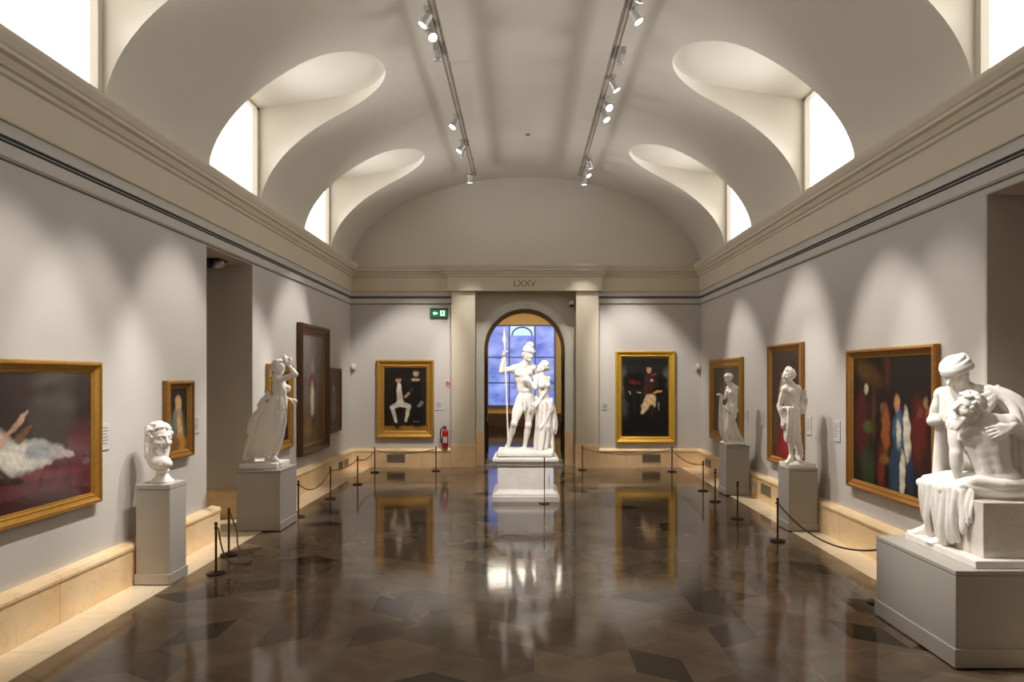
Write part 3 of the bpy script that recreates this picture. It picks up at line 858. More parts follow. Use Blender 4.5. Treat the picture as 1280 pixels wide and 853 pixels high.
moulded([(.09, .54), (.085, .56), (.06, .575), (.05, .60), (.05, .615), (.025, .63), (.015, .65), (.015, .685), (.03, .70)]).build('cap_moulding', M['marble_base'], t, bevel=.003)
CTOP = .70

def statue(name, label, loc, group='white marble statues'): return thing(name, label, 'statue', loc, group)

# ------------------------------------------------------------------ centre: helmeted warrior with a spear and a draped woman
Yc = 11.28
st = statue('statue', 'white marble group of a helmeted warrior with a spear and a draped woman', (.02, Yc, CTOP))
q = lambda px, py, dy=0.0: at(px, py, Yc + dy)
C = Clay(.010)
C.box((.02, Yc, CTOP + .052), (.455, .37, .045), .03, None, .02); C.rough(.004, 40, 1)
for xx, yy, rr in ((-.30, -.12, .10), (.36, -.05, .13), (.28, .1, .12), (-.05, .05, .1), (.40, -.2, .08)): C.ell((.02 + xx, Yc + yy, CTOP + .08), (rr, rr, .045), None, .03)
C.mesh('rocky_base', M['marble'], st)
s = 1.0
C = Clay(.0085)
pel, che, nec, hc = q(657, 498), q(653.5, 471, .03), q(655.5, 455.5, .02), q(660.5, 442.5, -.03)
shr, shl = q(641.5, 461, -.03), q(666, 459.5, .06)
hir, hil = q(650.5, 503, -.02), q(663, 502, .02)
knr, anr = q(642.5, 530, -.16), q(634.5, 559, -.02); knl, anl = q(660.5, 532, -.03), q(655.5, 560.5, .06)
torso(C, pel, che, nec, shl, shr, hil, hir, 1.0, 'm')
leg(C, hir, knr, anr, (-.55, -.85, 0), 1.0, 1.0, (-.3, -1, 0)); leg(C, hil, knl, anl, (-.1, -1, 0), 1.0, 1.0, (0, -1, 0))
C.cone(nec - V3(0, 0, .04), hc - V3(0, 0, .03), .058, .053, .03)
Fd = V3(.55, -.72, -.18)
Ph = head(C, hc, Fd, (.10, 0, 1), .235)
wr = q(629.5, 447, -.12); elr = q(626.5, 464.5, -.10)
arm(C, shr, elr, wr); 
hand(C, wr, (0.02, -.0, 1), (.9, -.25, 0), 1.05, 1.5, (0, -1, 0))
ell_ = q(678, 480, .20); wl_ = q(688, 484, .02); arm(C, shl, ell_, wl_); hand(C, wl_, (-.1, -.9, -.2), (-.8, 0, -.2), 1.0, .6, (0, 0, 1))
C.mesh('warrior_figure', M['marble'], st)
# fig-leaf drape at the hip
C = Clay(.0085); hang(C, [pel + V3(-.06, -.13, -.06), pel + V3(.09, -.13, -.05)], [pel + V3(-.03, -.13, -.20), pel + V3(.10, -.10, -.24)], 5, .018, .018, .012, seed=3); C.mesh('loin_cloth', M['marble'], st)
C = Clay(.0085); Ah = None
F_, U_ = nrm(Fd), nrm(V3(.10, 0, 1)); U_ = nrm(U_ - (U_ @ F_) * F_); S_ = np.cross(F_, U_); Ah = np.stack([S_, F_, U_])
C.ell(Ph(0, -.06, .22), np.array((.40, .47, .42)) * .235, Ah, .01)
C.ell(Ph(0, .02, -.02), np.array((.50, .52, .20)) * .235, Ah, .01, '-')
C.ell(Ph(0, -.32, -.10), np.array((.30, .18, .30)) * .235, Ah, .02)             # neck guard
C.cone(Ph(-.22, .33, .24), Ph(.22, .33, .24), .022, .022, .012); C.cone(Ph(0, .42, .24), Ph(0, .47, .17), .016, .012, .01)
C.mesh('helmet', M['marble'], st)
C = Clay(.0085)
C.chain([Ph(0, .42 * math.cos(a), .26 + .50 * math.sin(a)) for a in np.linspace(.75, 2.9, 12)] + [Ph(0, -.62, .14), Ph(0, -.60, -.04)], [.018] + [.027] * 11 + [.026, .016], .01)
C.chain([Ph(0, .36 * math.cos(a), .24 + .40 * math.sin(a)) for a in np.linspace(.9, 2.9, 10)], .02, .01); C.rough(.003, 110, 2)
C.mesh('helmet_crest', M['marble'], st)
sp0, sp1 = q(635.5, 562, -.10), q(630.9, 432, -.13); d_ = nrm(sp1 - sp0)
mb = MB(); mb.tube([sp0, sp1], .014, 10); mb.build('spear_shaft', M['marble'], st, smooth='auto')
mb = MB(); mb.lathe([(.016, 0), (.020, .03), (.018, .05), (.040, .10), (.034, .16), (.018, .24), (.003, .31)], n=8, axis=d_, origin=sp1 - d_ * .02); mb.build('spear_head', M['marble'], st, smooth='auto')
# the woman
C = Clay(.0085)
pel, che, nec, hc = q(679.5, 503, -.06), q(677.5, 482, -.08), q(677, 468.5, -.07), q(678.5, 459, -.10)
shl, shr = q(685, 473.5, .0), q(669.5, 472.5, -.13)
hil, hir = q(685, 507, -.02), q(674.5, 507, -.10)
torso(C, pel, che, nec, shl, shr, hil, hir, .88, 'f')
C.cone(nec - V3(0, 0, .03), hc - V3(0, 0, .03), .045, .042, .025)
Ph = head(C, hc, (-.75, -.35, .35), (.35, 0, 1), .20)
er = q(676, 482, -.24); wr2 = q(661.5, 474.5, -.20); er = ik(shr, wr2, .20, .18, (.4, -.4, -1)); arm(C, shr, er, wr2, .85, .95); hand(C, wr2, (-.9, .15, .25), (0, .9, -.2), .9, .35, (0, 0, 1))
wl2 = q(674, 502, -.22); elx = ik(shl, wl2, .24, .22, (.8, .3, 0)); arm(C, shl, elx, wl2, .85, .95); hand(C, wl2, (-.6, -.3, -.5), (0, .8, -.4), .9, .5, (-.5, 0, .6))
kl, kr = q(684.5, 533, -.10), q(675.5, 531, -.14); al, ar = q(686, 561, .0), q(674.5, 562, -.10)
leg(C, hil, kl, al, (.4, -.9, 0), .88, .95); leg(C, hir, kr, ar, (-.2, -1, 0), .88, .95)
C.mesh('woman_figure', M['marble'], st)
C = Clay(.0085); h_ = .20
curls(C, Ph, .20, 4, 70, .085, -.25, .16)
C.ball(Ph(0, -.48, .10), .045, .02); C.chain([Ph(.3, -.2, .1), Ph(.0, -.45, .02), Ph(-.3, -.2, .1)], .022, .012)
C.mesh('hair', M['marble'], st)
C = Clay(.0095)
hang(C, [q(671, 502, -.12), q(676, 504, -.20), q(684, 503, -.18), q(689, 503, -.02), q(687, 505, .10)],
     [q(670, 561, -.10), q(672.5, 563, -.24), q(681, 563, -.25), q(689, 562, -.10), q(690, 561, .10)], 13, .020, .027, .016, seed=5, jit=.02)
C.cone(q(684, 508, -.04), q(683, 534, -.17), .085, .062, .03); C.cone(q(683, 534, -.17), q(686, 560, -.02), .060, .05, .03); C.cone(q(675.5, 508, -.10), q(674.5, 532, -.16), .08, .06, .03); C.cone(q(674.5, 532, -.16), q(674, 560, -.10), .058, .05, .03)
hang(C, [q(673, 503, .08), q(687, 503, .12)], [q(668, 561, .12), q(692, 561, .14)], 8, .03, .036, .02, seed=6)
swag(C, q(670, 498, -.18), q(691, 510, -.08), (0, -.07, -.10), 6, (0, 0, .12), .020, .008, 7)
hang(C, [q(689, 502, -.02), q(691, 506, .06)], [q(688, 545, -.06), q(695, 540, .06)], 5, .02, .024, .012, bulge=(.03, 0, 0), seed=9)
swag(C, q(689, 500, -.05), q(676, 535, -.26), (.03, -.03, -.05), 5, (.03, 0, .10), .018, .014, 8)
C.mesh('drapery', M['marble'], st)

# ------------------------------------------------------------------ right foreground: seated group on a block
st = statue('statue', 'seated marble group of a turbaned woman cradling a bare-chested man on a stone block', (3.43, 5.10, PCC[4]))
w = lambda px, py, Y: at(px, py, Y)
TOPC = PCC[4]
mb = MB().box(3.115, 3.74, 4.69, 5.56, TOPC, TOPC + .055); mb.build('plinth_slab', M['marble_base'], st, bevel=.006)
mb = MB().box(3.215, 3.72, 4.76, 5.36, TOPC + .055, 1.115); mb.build('seat_block', M['marble_grey'], st, bevel=.005)
# man
C = Clay(.0075)
pel, che, nec, hc = V3(3.46, 4.98, 1.235), V3(3.395, 5.01, 1.53), V3(3.365, 5.06, 1.705), V3(3.262, 4.995, 1.772)
shr, shl = V3(3.245, 5.12, 1.645), V3(3.535, 4.95, 1.665)
hir, hil = V3(3.38, 5.06, 1.19), V3(3.50, 4.92, 1.19)
Atr = torso(C, pel, che, nec, shl, shr, hil, hir, .98, 'm')
knr, knl = V3(3.195, 5.36, 1.13), V3(3.17, 5.10, 1.155)
anr, anl = V3(3.285, 5.45, .805), V3(3.265, 5.17, .805)
leg(C, hir, knr, anr, (-.55, .35, 0), .98, 1.0, (-.8, .3, .3)); leg(C, hil, knl, anl, (-.75, .2, 0), .98, 1.0, (-.8, .2, .3))
C.cone(nec - V3(0, 0, .05), hc - V3(0, 0, .04), .058, .055, .03)
Pm = head(C, hc, (-.92, -.20, .14), (.45, -.1, .9), .225)
wr = V3(3.225, 5.05, 1.20); er = V3(3.215, 5.06, 1.42); arm(C, shr, er, wr, 1.0, 1.05); hand(C, wr, (-.35, .1, -.75), (.3, .3, -.8), 1.0, .5, (-.3, -1, 0))
wl = V3(3.66, 4.93, 1.25); el = ik(shl, wl, .29, .25, (.6, -.2, 0)); arm(C, shl, el, wl, 1.0, 1.05); hand(C, wl, (.2, -.5, -.7), (0, .3, -.9), 1.0, .5, (-1, 0, 0))
C.mesh('man_figure', M['marble'], st)
C = Clay(.0075); curls(C, Pm, .23, 9, 150, .065, -.30, .20)
for i in range(26):                                                     # beard
    a = RNG.uniform(-1, 1); C.cone(Pm(.22 * a, .30 - .1 * abs(a), -.36 - .04 * RNG.uniform()), Pm(.14 * a, .34 - .05 * abs(a), -.62 - .16 * RNG.uniform()), .016, .009, .008)
C.mesh('hair', M['marble'], st)
# woman, standing close behind him and bending over him
C = Clay(.0075)
pel, che, nec, hc = V3(3.52, 5.32, 1.36), V3(3.44, 5.24, 1.70), V3(3.39, 5.21, 1.905), V3(3.305, 5.19, 2.015)
shl, shr = V3(3.545, 5.13, 1.86), V3(3.255, 5.30, 1.86)
hil, hir = V3(3.60, 5.28, 1.32), V3(3.46, 5.38, 1.32)
torso(C, pel, che, nec, shl, shr, hil, hir, .98, 'f')
C.cone(nec - V3(0, 0, .05), hc - V3(-.02, 0, .04), .050, .047, .03)
Pw = head(C, hc, (-.86, -.32, -.42), (-.12, 0, 1), .225)
wl = V3(3.475, 4.86, 1.63); el = V3(3.66, 4.99, 1.69); arm(C, shl, el, wl, .95, 1.0); hand(C, wl, (-.75, -.05, -.15), (-.2, .75, -.35), 1.0, .45, (-.2, 0, 1))
wr = V3(3.225, 5.16, 1.69); er = ik(shr, wr, .22, .19, (-.15, 1, -.5)); arm(C, shr, er, wr, .92, 1.0); hand(C, wr, (.25, -.8, .35), (.9, .2, .1), .95, .5, (0, 0, 1))
kl, kr = V3(3.60, 5.30, .98), V3(3.45, 5.42, .98); leg(C, hil, kl, V3(3.62, 5.40, .80), (-.2, -1, 0), .8, .9); leg(C, hir, kr, V3(3.42, 5.46, .80), (-1, 0, 0), .8, .9)
C.mesh('woman_figure', M['marble'], st)
C = Clay(.0075)                                                        # turban: wound bands and a knot
F_, U_ = nrm(V3(-.86, -.32, -.42)), V3(-.12, 0, 1); U_ = nrm(U_ - (U_ @ F_) * F_); S_ = np.cross(F_, U_); Aw = np.stack([S_, F_, U_])
C.ell(Pw(0, -.10, .26), np.array((.40, .46, .34)) * .225, Aw, .01)
for j, zz in enumerate((.14, .26, .38, .49)):
    rr = (.40, .40, .36, .26)[j]
    C.chain([Pw(rr * math.cos(a), -.08 + rr * 1.16 * math.sin(a), zz + .05 * math.sin(a * 1 + j) + .03 * math.cos(2 * a)) for a in np.linspace(0, 2 * PI, 25)], .020, .010)
C.ell(Pw(-.02, -.50, .36), np.array((.20, .16, .22)) * .225, Aw, .02); C.chain([Pw(0, -.5, .3), Pw(.1, -.62, .15), Pw(.1, -.55, -.2)], [.024, .026, .014], .012)
C.mesh('turban', M['marble'], st)
C = Clay(.008)                                                         # cloak from her shoulder
hang(C, [V3(3.40, 5.14, 1.915), V3(3.50, 5.06, 1.905), V3(3.60, 5.10, 1.86), V3(3.62, 5.26, 1.84), V3(3.50, 5.36, 1.87)],
     [V3(3.565, 4.92, 1.62), V3(3.69, 4.88, 1.56), V3(3.76, 5.00, 1.46), V3(3.73, 5.30, 1.42), V3(3.52, 5.42, 1.42)], 18, .030, .024, .014, bulge=(.05, -.02, .06), seed=11)
hang(C, [V3(3.60, 4.95, 1.66), V3(3.70, 5.00, 1.66), V3(3.72, 5.22, 1.60), V3(3.62, 5.36, 1.55), V3(3.42, 5.44, 1.5)],
     [V3(3.68, 4.94, 1.20), V3(3.74, 5.00, 1.16), V3(3.72, 5.28, .95), V3(3.62, 5.42, .76), V3(3.40, 5.50, .76)], 16, .022, .034, .016, seed=12)
hang(C, [V3(3.25, 5.30, 1.84), V3(3.30, 5.34, 1.86), V3(3.42, 5.36, 1.84)], [V3(3.26, 5.38, 1.12), V3(3.32, 5.42, 1.12), V3(3.44, 5.46, 1.12)], 9, .03, .03, .016, seed=13)
swag(C, V3(3.27, 5.20, 1.87), V3(3.52, 5.05, 1.90), (0, -.05, -.09), 6, (0, .02, .14), .016, .008, 14)
hang(C, [V3(3.235, 5.26, 1.89), V3(3.27, 5.20, 1.90)], [V3(3.19, 5.20, 1.66), V3(3.25, 5.10, 1.68)], 5, .024, .02, .012, seed=17)
C.mesh('cloak', M['marble'], st)
C = Clay(.008)                                                         # lap cloth over his thighs with falling folds
for j in range(7):
    z_ = j / 6
    C.chain([V3(3.15 + .03 * z_, 5.40 - .36 * z_, 1.16 + .035 * math.sin(z_ * 9)), V3(3.28, 5.26 - .33 * z_, 1.235 + .012 * math.sin(z_ * 7)), V3(3.42, 5.10 - .24 * z_, 1.235 + .01 * math.sin(5 * z_)), V3(3.58, 4.98 - .14 * z_, 1.225), V3(3.735, 4.90 - .06 * z_, 1.235 - .03 * z_)], [.034, .040, .040, .034, .026], .02)
swag(C, V3(3.20, 4.97, 1.19), V3(3.74, 4.83, 1.22), (-.0, -.03, -.07), 5, (0, -.05, .07), .019, .012, 15)
hang(C, [V3(3.135, 5.38, 1.16), V3(3.125, 5.24, 1.17), V3(3.135, 5.10, 1.18), V3(3.17, 4.99, 1.17), V3(3.24, 4.90, 1.17)],
     [V3(3.185, 5.40, .86), V3(3.155, 5.27, .77), V3(3.15, 5.10, .745), V3(3.175, 4.98, .80), V3(3.215, 4.84, 1.00)], 21, .016, .020, .010, bulge=(-.012, 0, 0), seed=16, jit=.016, seg=9)
hang(C, [V3(3.15, 5.36, 1.15), V3(3.145, 5.1, 1.16), V3(3.20, 4.95, 1.15)], [V3(3.20, 5.36, .84), V3(3.175, 5.1, .765), V3(3.215, 4.93, .92)], 9, .026, .026, .02, seed=18)
C.mesh('lap_cloth', M['marble'], st)

# ------------------------------------------------------------------ left: woman in windblown drapery
Yn = 9.08
st = statue('statue', 'marble statue of a woman in windblown drapery with one arm raised to her head', (-3.43, Yn, PNY[4]))
q = lambda px, py, dy=0.0: at(px, py, Yn + dy)
ZP = PNY[4]
MB().box(-3.715, -3.215, Yn - .22, Yn + .26, ZP, ZP + .075).build('plinth_slab', M['marble'], st, bevel=.01)
C = Clay(.0085)
pel, che, nec, hc = q(350, 511), q(349.5, 486.5), q(346, 470.5), q(348.5, 459.5, -.02)
shr, shl = q(350, 475, -.13), q(344.5, 475, .11)
hir, hil = q(351, 515, -.07), q(349, 515, .07)
torso(C, pel, che, nec, shl, shr, hil, hir, .88, 'f')
C.cone(nec - V3(0, 0, .03), hc - V3(0, 0, .03), .043, .040, .025)
Pn = head(C, hc, (.80, -.50, .10), (.1, 0, 1), .20)
wr = q(359.5, 455, -.10); er = q(362.5, 470, -.18); er = ik(shr, wr, .235, .205, (.9, -.3, -.2)); arm(C, shr, er, wr, .85, .92); hand(C, wr, (-.2, .1, 1), (-.9, .3, .2), .85, .5, (0, -1, 0))
wl = q(362, 499.5, .02); el = ik(shl, wl, .235, .205, (-.5, .6, -.6)); arm(C, shl, el, wl, .85, .92); hand(C, wl, (.9, -.1, -.05), (-.1, -.2, -.9), .85, 1.2, (0, -1, 0))
kr, kl = q(350.5, 542, -.07), q(345.5, 541, .06); ar, al = q(341.5, 572.5, -.06), q(335.5, 572, .06)
leg(C, hir, kr, ar, (.9, -.35, 0), .88, .92, (.9, -.3, 0)); leg(C, hil, kl, al, (.9, -.3, 0), .88, .92, (.9, -.3, 0))
C.mesh('woman_figure', M['marble'], st)
C = Clay(.0085); curls(C, Pn, .20, 21, 80, .09, -.2, .20); C.ball(Pn(0, -.46, .12), .045, .02); C.chain([Pn(0, -.5, .1), Pn(.1, -.75, -.1), Pn(.05, -.8, -.5)], [.03, .022, .012], .012); C.mesh('hair', M['marble'], st)
C = Clay(.0095)
# overdress: chest to hip, then a skirt blown back to the left
hang(C, [q(344, 477, .10), q(350, 478, -.13), q(354, 486, -.10)], [q(343, 510, .11), q(350, 512, -.16), q(356.5, 510, -.09)], 8, .022, .024, .016, seed=22)
hang(C, [q(344, 497, .10), q(350, 497, -.14), q(356.5, 498, -.06), q(355, 497, .06)], [q(332, 570, .12), q(334, 567, -.14), q(344.5, 563, -.15), q(345, 568, .08)], 17, .022, .026, .016, bulge=(.04, 0, 0), seed=23, jit=.018)
hang(C, [q(343, 500, .04), q(345, 500, -.12)], [q(322, 570, .04), q(336, 568, -.15)], 12, .026, .03, .016, seed=28, jit=.02)
hang(C, [q(343, 498, .0), q(341, 500, -.10), q(346, 500, -.15)], [q(309, 563, .05), q(318, 568, -.13), q(333, 566, -.17)], 16, .024, .030, .016, bulge=(-.03, -.0, .02), seed=24)
hang(C, [q(342, 500, .10), q(341, 500, .0)], [q(307, 572, .14), q(316, 574, .06)], 8, .03, .036, .02, bulge=(-.06, 0, .02), seed=25)
hang(C, [q(340, 503, -.05), q(338, 508, -.1)], [q(312, 540, -.02), q(317, 545, -.12)], 7, .02, .028, .014, bulge=(-.07, 0, .05), seed=26)
swag(C, q(341, 497.5, -.12), q(357, 497, -.08), (0, -.03, -.01), 3, (0, 0, .05), .018, .010, 27)
C.chain([q(341, 500), q(334, 496, -.02), q(329, 500, -.05), q(324.5, 507, -.04), q(327, 513, -.04)], [.03, .035, .032, .034, .02], .02); C.chain([q(341, 498, .02), q(335, 491.5, .0), q(331, 490, 0)], [.02, .022, .012], .014)
C.chain([q(327, 512, -.03), q(320, 522, -.02), q(315, 533, 0)], [.026, .032, .02], .02)
C.mesh('drapery', M['marble'], st)
C = Clay(.008)                                                        # wreath held in the raised hand and a pipe in the lowered one
C.chain([q(359.5, 452, -.10) + V3(.045 * math.cos(a), .02 * math.sin(a), .045 * math.sin(a)) for a in np.linspace(0, 2 * PI, 13)], .017, .008); C.rough(.004, 120, 1)
C.mesh('wreath', M['marble'], st)
MB().tube([q(357, 498, -.03), q(364, 499.8, -.02), q(371.5, 502, -.01)], [.012, .014, .020], 10).build('pipe', M['marble'], st, smooth='auto')

# ------------------------------------------------------------------ right, far: slim standing woman with cloth over a low rock
Ya = 11.62
st = statue('statue', 'slim marble woman with a headband standing with cloth in her hand', (3.58, Ya, PA[4]))
q = lambda px, py, dy=0.0: at(px, py, Ya + dy)
C = Clay(.0095); ZA = PA[4]
C.ell((3.56, Ya, ZA + .040), (.19, .19, .030), None, .01); C.box((3.56, Ya, ZA + .028), (.165, .17, .022), .01, None, .01)
C.mesh('round_base', M['marble'], st)
C = Clay(.0085)
pel, che, nec, hc = q(914, 509), q(915.5, 491.5), q(913.5, 481.5), q(910.3, 473.5, -.02)
shr, shl = q(910.5, 485.5, .08), q(920, 485.5, -.08)
hir, hil = q(911.5, 512, .05), q(916, 512, -.05)
torso(C, pel, che, nec, shl, shr, hil, hir, .72, 'f')
C.cone(nec - V3(0, 0, .02), hc - V3(0, 0, .02), .036, .034, .02)
Pa = head(C, hc, (-.85, -.45, -.25), (-.1, 0, 1), .165)
wr = q(901.5, 495, -.10); er = ik(shr, wr, .19, .165, (-.2, 0, -1)); arm(C, shr, er, wr, .7, .9); hand(C, wr, (-.6, -.4, .4), (.3, 0, -.9), .75, .9, (0, -1, 0))
wl = q(919.5, 520, -.12); el = ik(shl, wl, .19, .165, (.9, -.2, 0)); arm(C, shl, el, wl, .7, .9); hand(C, wl, (-.4, -.2, -.9), (-.9, .3, 0), .75, .5, (0, -1, 0))
kr, kl = q(909, 533.5, .02), q(914, 533.5, -.08); ar, al = q(910.5, 550.5, .05), q(915.5, 550.5, -.05)
leg(C, hir, kr, ar, (-.75, -.6, 0), .72, .92, (-.8, -.4, 0)); leg(C, hil, kl, al, (-.6, -.75, 0), .72, .92, (-.8, -.4, 0))
C.mesh('woman_figure', M['marble'], st)
C = Clay(.0085); curls(C, Pa, .165, 31, 70, .09, -.2, .2); C.ball(Pa(0, -.46, .15), .035, .02)
C.chain([Pa(.36 * math.cos(a), -.05 + .43 * math.sin(a), .25 + .05 * math.sin(a)) for a in np.linspace(0, 2 * PI, 20)], .012, .005); C.mesh('hair', M['marble'], st)
C = Clay(.009)
hang(C, [q(900.5, 494, -.10), q(902.5, 495, -.12)], [q(899.3, 537, -.06), q(903, 550, -.05)], 4, .016, .022, .014, seed=33)
hang(C, [q(905, 512, -.02), q(909, 506, .0), q(913, 511, -.10), q(917, 513, -.10)], [q(904.5, 553, .02), q(907, 553, -.1), q(911.5, 540, -.12), q(917.5, 553, -.10)], 9, .018, .024, .014, seed=34)
swag(C, q(904, 508, -.05), q(918.5, 515, -.08), (0, -.05, -.04), 3, (0, 0, .05), .014, .01, 35)
hang(C, [q(918, 528, .04), q(920, 530, .08)], [q(918.5, 553, .02), q(925, 553, .08)], 5, .016, .024, .02, seed=36)
C.chain([q(918.5, 530, .06), q(920.5, 538, .07), q(924, 546, .05), q(927.5, 551, .02)], [.022, .035, .04, .035], .02)
C.mesh('drapery', M['marble'], st)

# ------------------------------------------------------------------ right, nearer: youth with a lyre
Yb_ = 8.96
st = statue('statue', 'marble youth with short tunic holding a lyre at his shoulder', (3.60, Yb_, PBB[4]))
q = lambda px, py, dy=0.0: at(px, py, Yb_ + dy)
ZB = PBB[4]
MB().box(3.425, 3.775, 8.785, 9.135, ZB, ZB + .05).build('plinth_slab', M['marble'], st, bevel=.006)
C = Clay(.0085)
pel, che, nec, hc = q(989.5, 516), q(989, 494), q(988, 481.5), q(985.8, 470, -.02)
shr, shl = q(981, 487, -.05), q(997, 486.5, .06)
hir, hil = q(986, 521, -.03), q(993, 521, .03)
torso(C, pel, che, nec, shl, shr, hil, hir, .80, 'm')
C.cone(nec - V3(0, 0, .02), hc - V3(0, 0, .02), .043, .040, .02)
Pb = head(C, hc, (-.88, -.38, .08), (0, 0, 1), .185)
wr = q(978.5, 525.5, -.08); er = ik(shr, wr, .225, .20, (-.4, .6, 0)); arm(C, shr, er, wr, .8, 1.0); hand(C, wr, (-.1, -.2, -1), (.9, .3, 0), .85, .6, (0, -1, 0))
wl = q(1004.5, 499, -.04); el = q(1000.5, 508.5, .10); el = ik(shl, wl, .21, .19, (.1, .3, -1)); arm(C, shl, el, wl, .8, 1.0); hand(C, wl, (.2, -.2, 1), (-.9, 0, .1), .85, 1.0, (0, -1, 0))
kr, kl = q(988.5, 545, -.05), q(994.5, 547, .0); ar, al = q(989, 571.5, -.03), q(998.5, 570.5, .06)
leg(C, hir, kr, ar, (-.75, -.65, 0), .80, 1.0, (-.7, -.6, 0)); leg(C, hil, kl, al, (-.2, -1, 0), .80, 1.0, (-.7, -.6, 0))
C.mesh('youth_figure', M['marble'], st)
C = Clay(.0085); curls(C, Pb, .185, 41, 190, .055, -.2, .18)
C.chain([Pb(0, .22, .48), Pb(0, .1, .56), Pb(0, -.1, .55)], [.020, .024, .020], .02); C.mesh('hair', M['marble'], st)
C = Clay(.009)
hang(C, [q(982, 512, -.05), q(987, 511, -.14), q(994, 512, -.08), q(997, 512, .05)], [q(981.5, 549, -.06), q(985.5, 552, -.13), q(992.5, 553, -.09), q(996, 552, .05)], 11, .020, .026, .014, seed=42)
hang(C, [q(984, 510, .10), q(996, 511, .10)], [q(981, 549, .10), q(997, 551, .10)], 6, .024, .03, .018, seed=43)
swag(C, q(980, 511, -.08), q(998.5, 512, .0), (0, -.07, -.02), 3, (0, 0, .05), .018, .012, 44)
hang(C, [q(980.5, 489, -.02), q(984, 486, -.08)], [q(992, 511, -.12), q(996, 511, -.05)], 4, .016, .018, .012, seed=45)
C.mesh('tunic', M['marble'], st)
C = Clay(.0085)                                                       # lyre: sound box, two horns, yoke, strings
b0 = q(1003, 513, -.02); C.ell(b0, (.050, .03, .055), None, .01)
C.chain([b0 + V3(-.035, 0, .03), b0 + V3(-.06, 0, .12), b0 + V3(-.035, 0, .20), b0 + V3(-.045, 0, .27)], [.018, .016, .014, .013], .01)
C.chain([b0 + V3(.035, 0, .03), b0 + V3(.06, 0, .12), b0 + V3(.035, 0, .20), b0 + V3(.045, 0, .27)], [.018, .016, .014, .013], .01)
C.cone(b0 + V3(-.055, 0, .235), b0 + V3(.055, 0, .235), .012, .012, .006)
for xx in (-.018, 0, .018): C.cone(b0 + V3(xx, -.005, 0), b0 + V3(xx, -.005, .235), .0065, .0065, .003)
C.mesh('lyre', M['marble'], st)
C = Clay(.009); C.chain([q(999, 570.5, .10), q(999, 560, .11), q(997.5, 545, .10)], [.055, .045, .04], .02); C.rough(.005, 60, 3); C.mesh('tree_stump', M['marble'], st)

# ------------------------------------------------------------------ left: bust
Yq = 6.66
st = statue('bust', 'marble bust of a bearded man in profile on the slender left pedestal', (-3.545, Yq, PB[4]), None); st['category'] = 'bust'
q = lambda px, py, dy=0.0: at(px, py, Yq + dy)
ZQ = PB[4]
MB().lathe([(.105, 0), (.105, .018), (.092, .028), (.072, .048), (.056, .075), (.052, .095), (.064, .112), (.060, .125), (.05, .14)], n=32, origin=(q(203, 0)[0], Yq, ZQ)).build('socle', M['marble'], st, smooth='auto')
C = Clay(.007)
hc = q(199.5, 547.5); Fb = V3(.86, -.48, -.06)
Pq = head(C, hc, Fb, (.05, 0, 1), .29)
C.cone(hc - V3(.03, 0, .05), q(196, 573), .064, .080, .03)
C.cone(q(185.5, 570.5, .08), q(199, 575.5, .02), .036, .060, .04); C.cone(q(199, 575.5, -.02), q(209.5, 580.5, -.11), .062, .046, .04)
C.ell(q(202.5, 579, -.02), (.078, .105, .062), None, .04); C.cone(q(203, 582), q(203, 590.5), .060, .040, .03)
C.mesh('head_and_shoulders', M['marble'], st)
C = Clay(.007); curls(C, Pq, .29, 51, 260, .045, -.15, .14, .012)
for i in range(34):
    a = RNG.uniform(-1, 1); C.cone(Pq(.26 * a, .31 - .22 * abs(a), -.33 - .05 * RNG.uniform()), Pq(.16 * a, .36 - .10 * abs(a), -.52 - .10 * RNG.uniform()), .020, .010, .008)
C.mesh('hair_and_beard', M['marble'], st)
C = Clay(.007)
swag(C, q(184, 569, .08), q(209, 582, -.13), (.02, -.06, -.035), 4, (.02, 0, .06), .018, .008, 52)
swag(C, q(186, 571, .06), q(209, 581, -.12), (-.02, -.03, -.05), 3, (.02, 0, .06), .017, .008, 53)
C.mesh('draped_collar', M['marble'], st)
# ================================================================== PICTURES
def paint_mat(name, rough=.45):
    m, nt, b = new_mat(name)
    a = nt.nodes.new('ShaderNodeAttribute'); a.attribute_name = 'paint'
    tc = nt.nodes.new('ShaderNodeTexCoord'); n = nt.nodes.new('ShaderNodeTexNoise'); n.inputs['Scale'].default_value = 45; n.inputs['Detail'].default_value = 5
    nt.links.new(tc.outputs['Object'], n.inputs['Vector'])
    r = nt.nodes.new('ShaderNodeMapRange'); r.inputs['To Min'].default_value = .7; r.inputs['To Max'].default_value = 1.3
    nt.links.new(n.outputs['Fac'], r.inputs['Value'])
    v = nt.nodes.new('ShaderNodeVectorMath'); v.operation = 'SCALE'
    nt.links.new(a.outputs['Color'], v.inputs[0]); nt.links.new(r.outputs['Result'], v.inputs['Scale'])
    nt.links.new(v.outputs['Vector'], b.inputs['Base Color'])
    b.inputs['Roughness'].default_value = rough; b.inputs['Specular IOR Level'].default_value = .35 if rough > .2 else .75
    return m
M['paint'] = paint_mat('oil_paint', .45)
M['paint_glazed'] = paint_mat('glazed_oil_paint', .10)

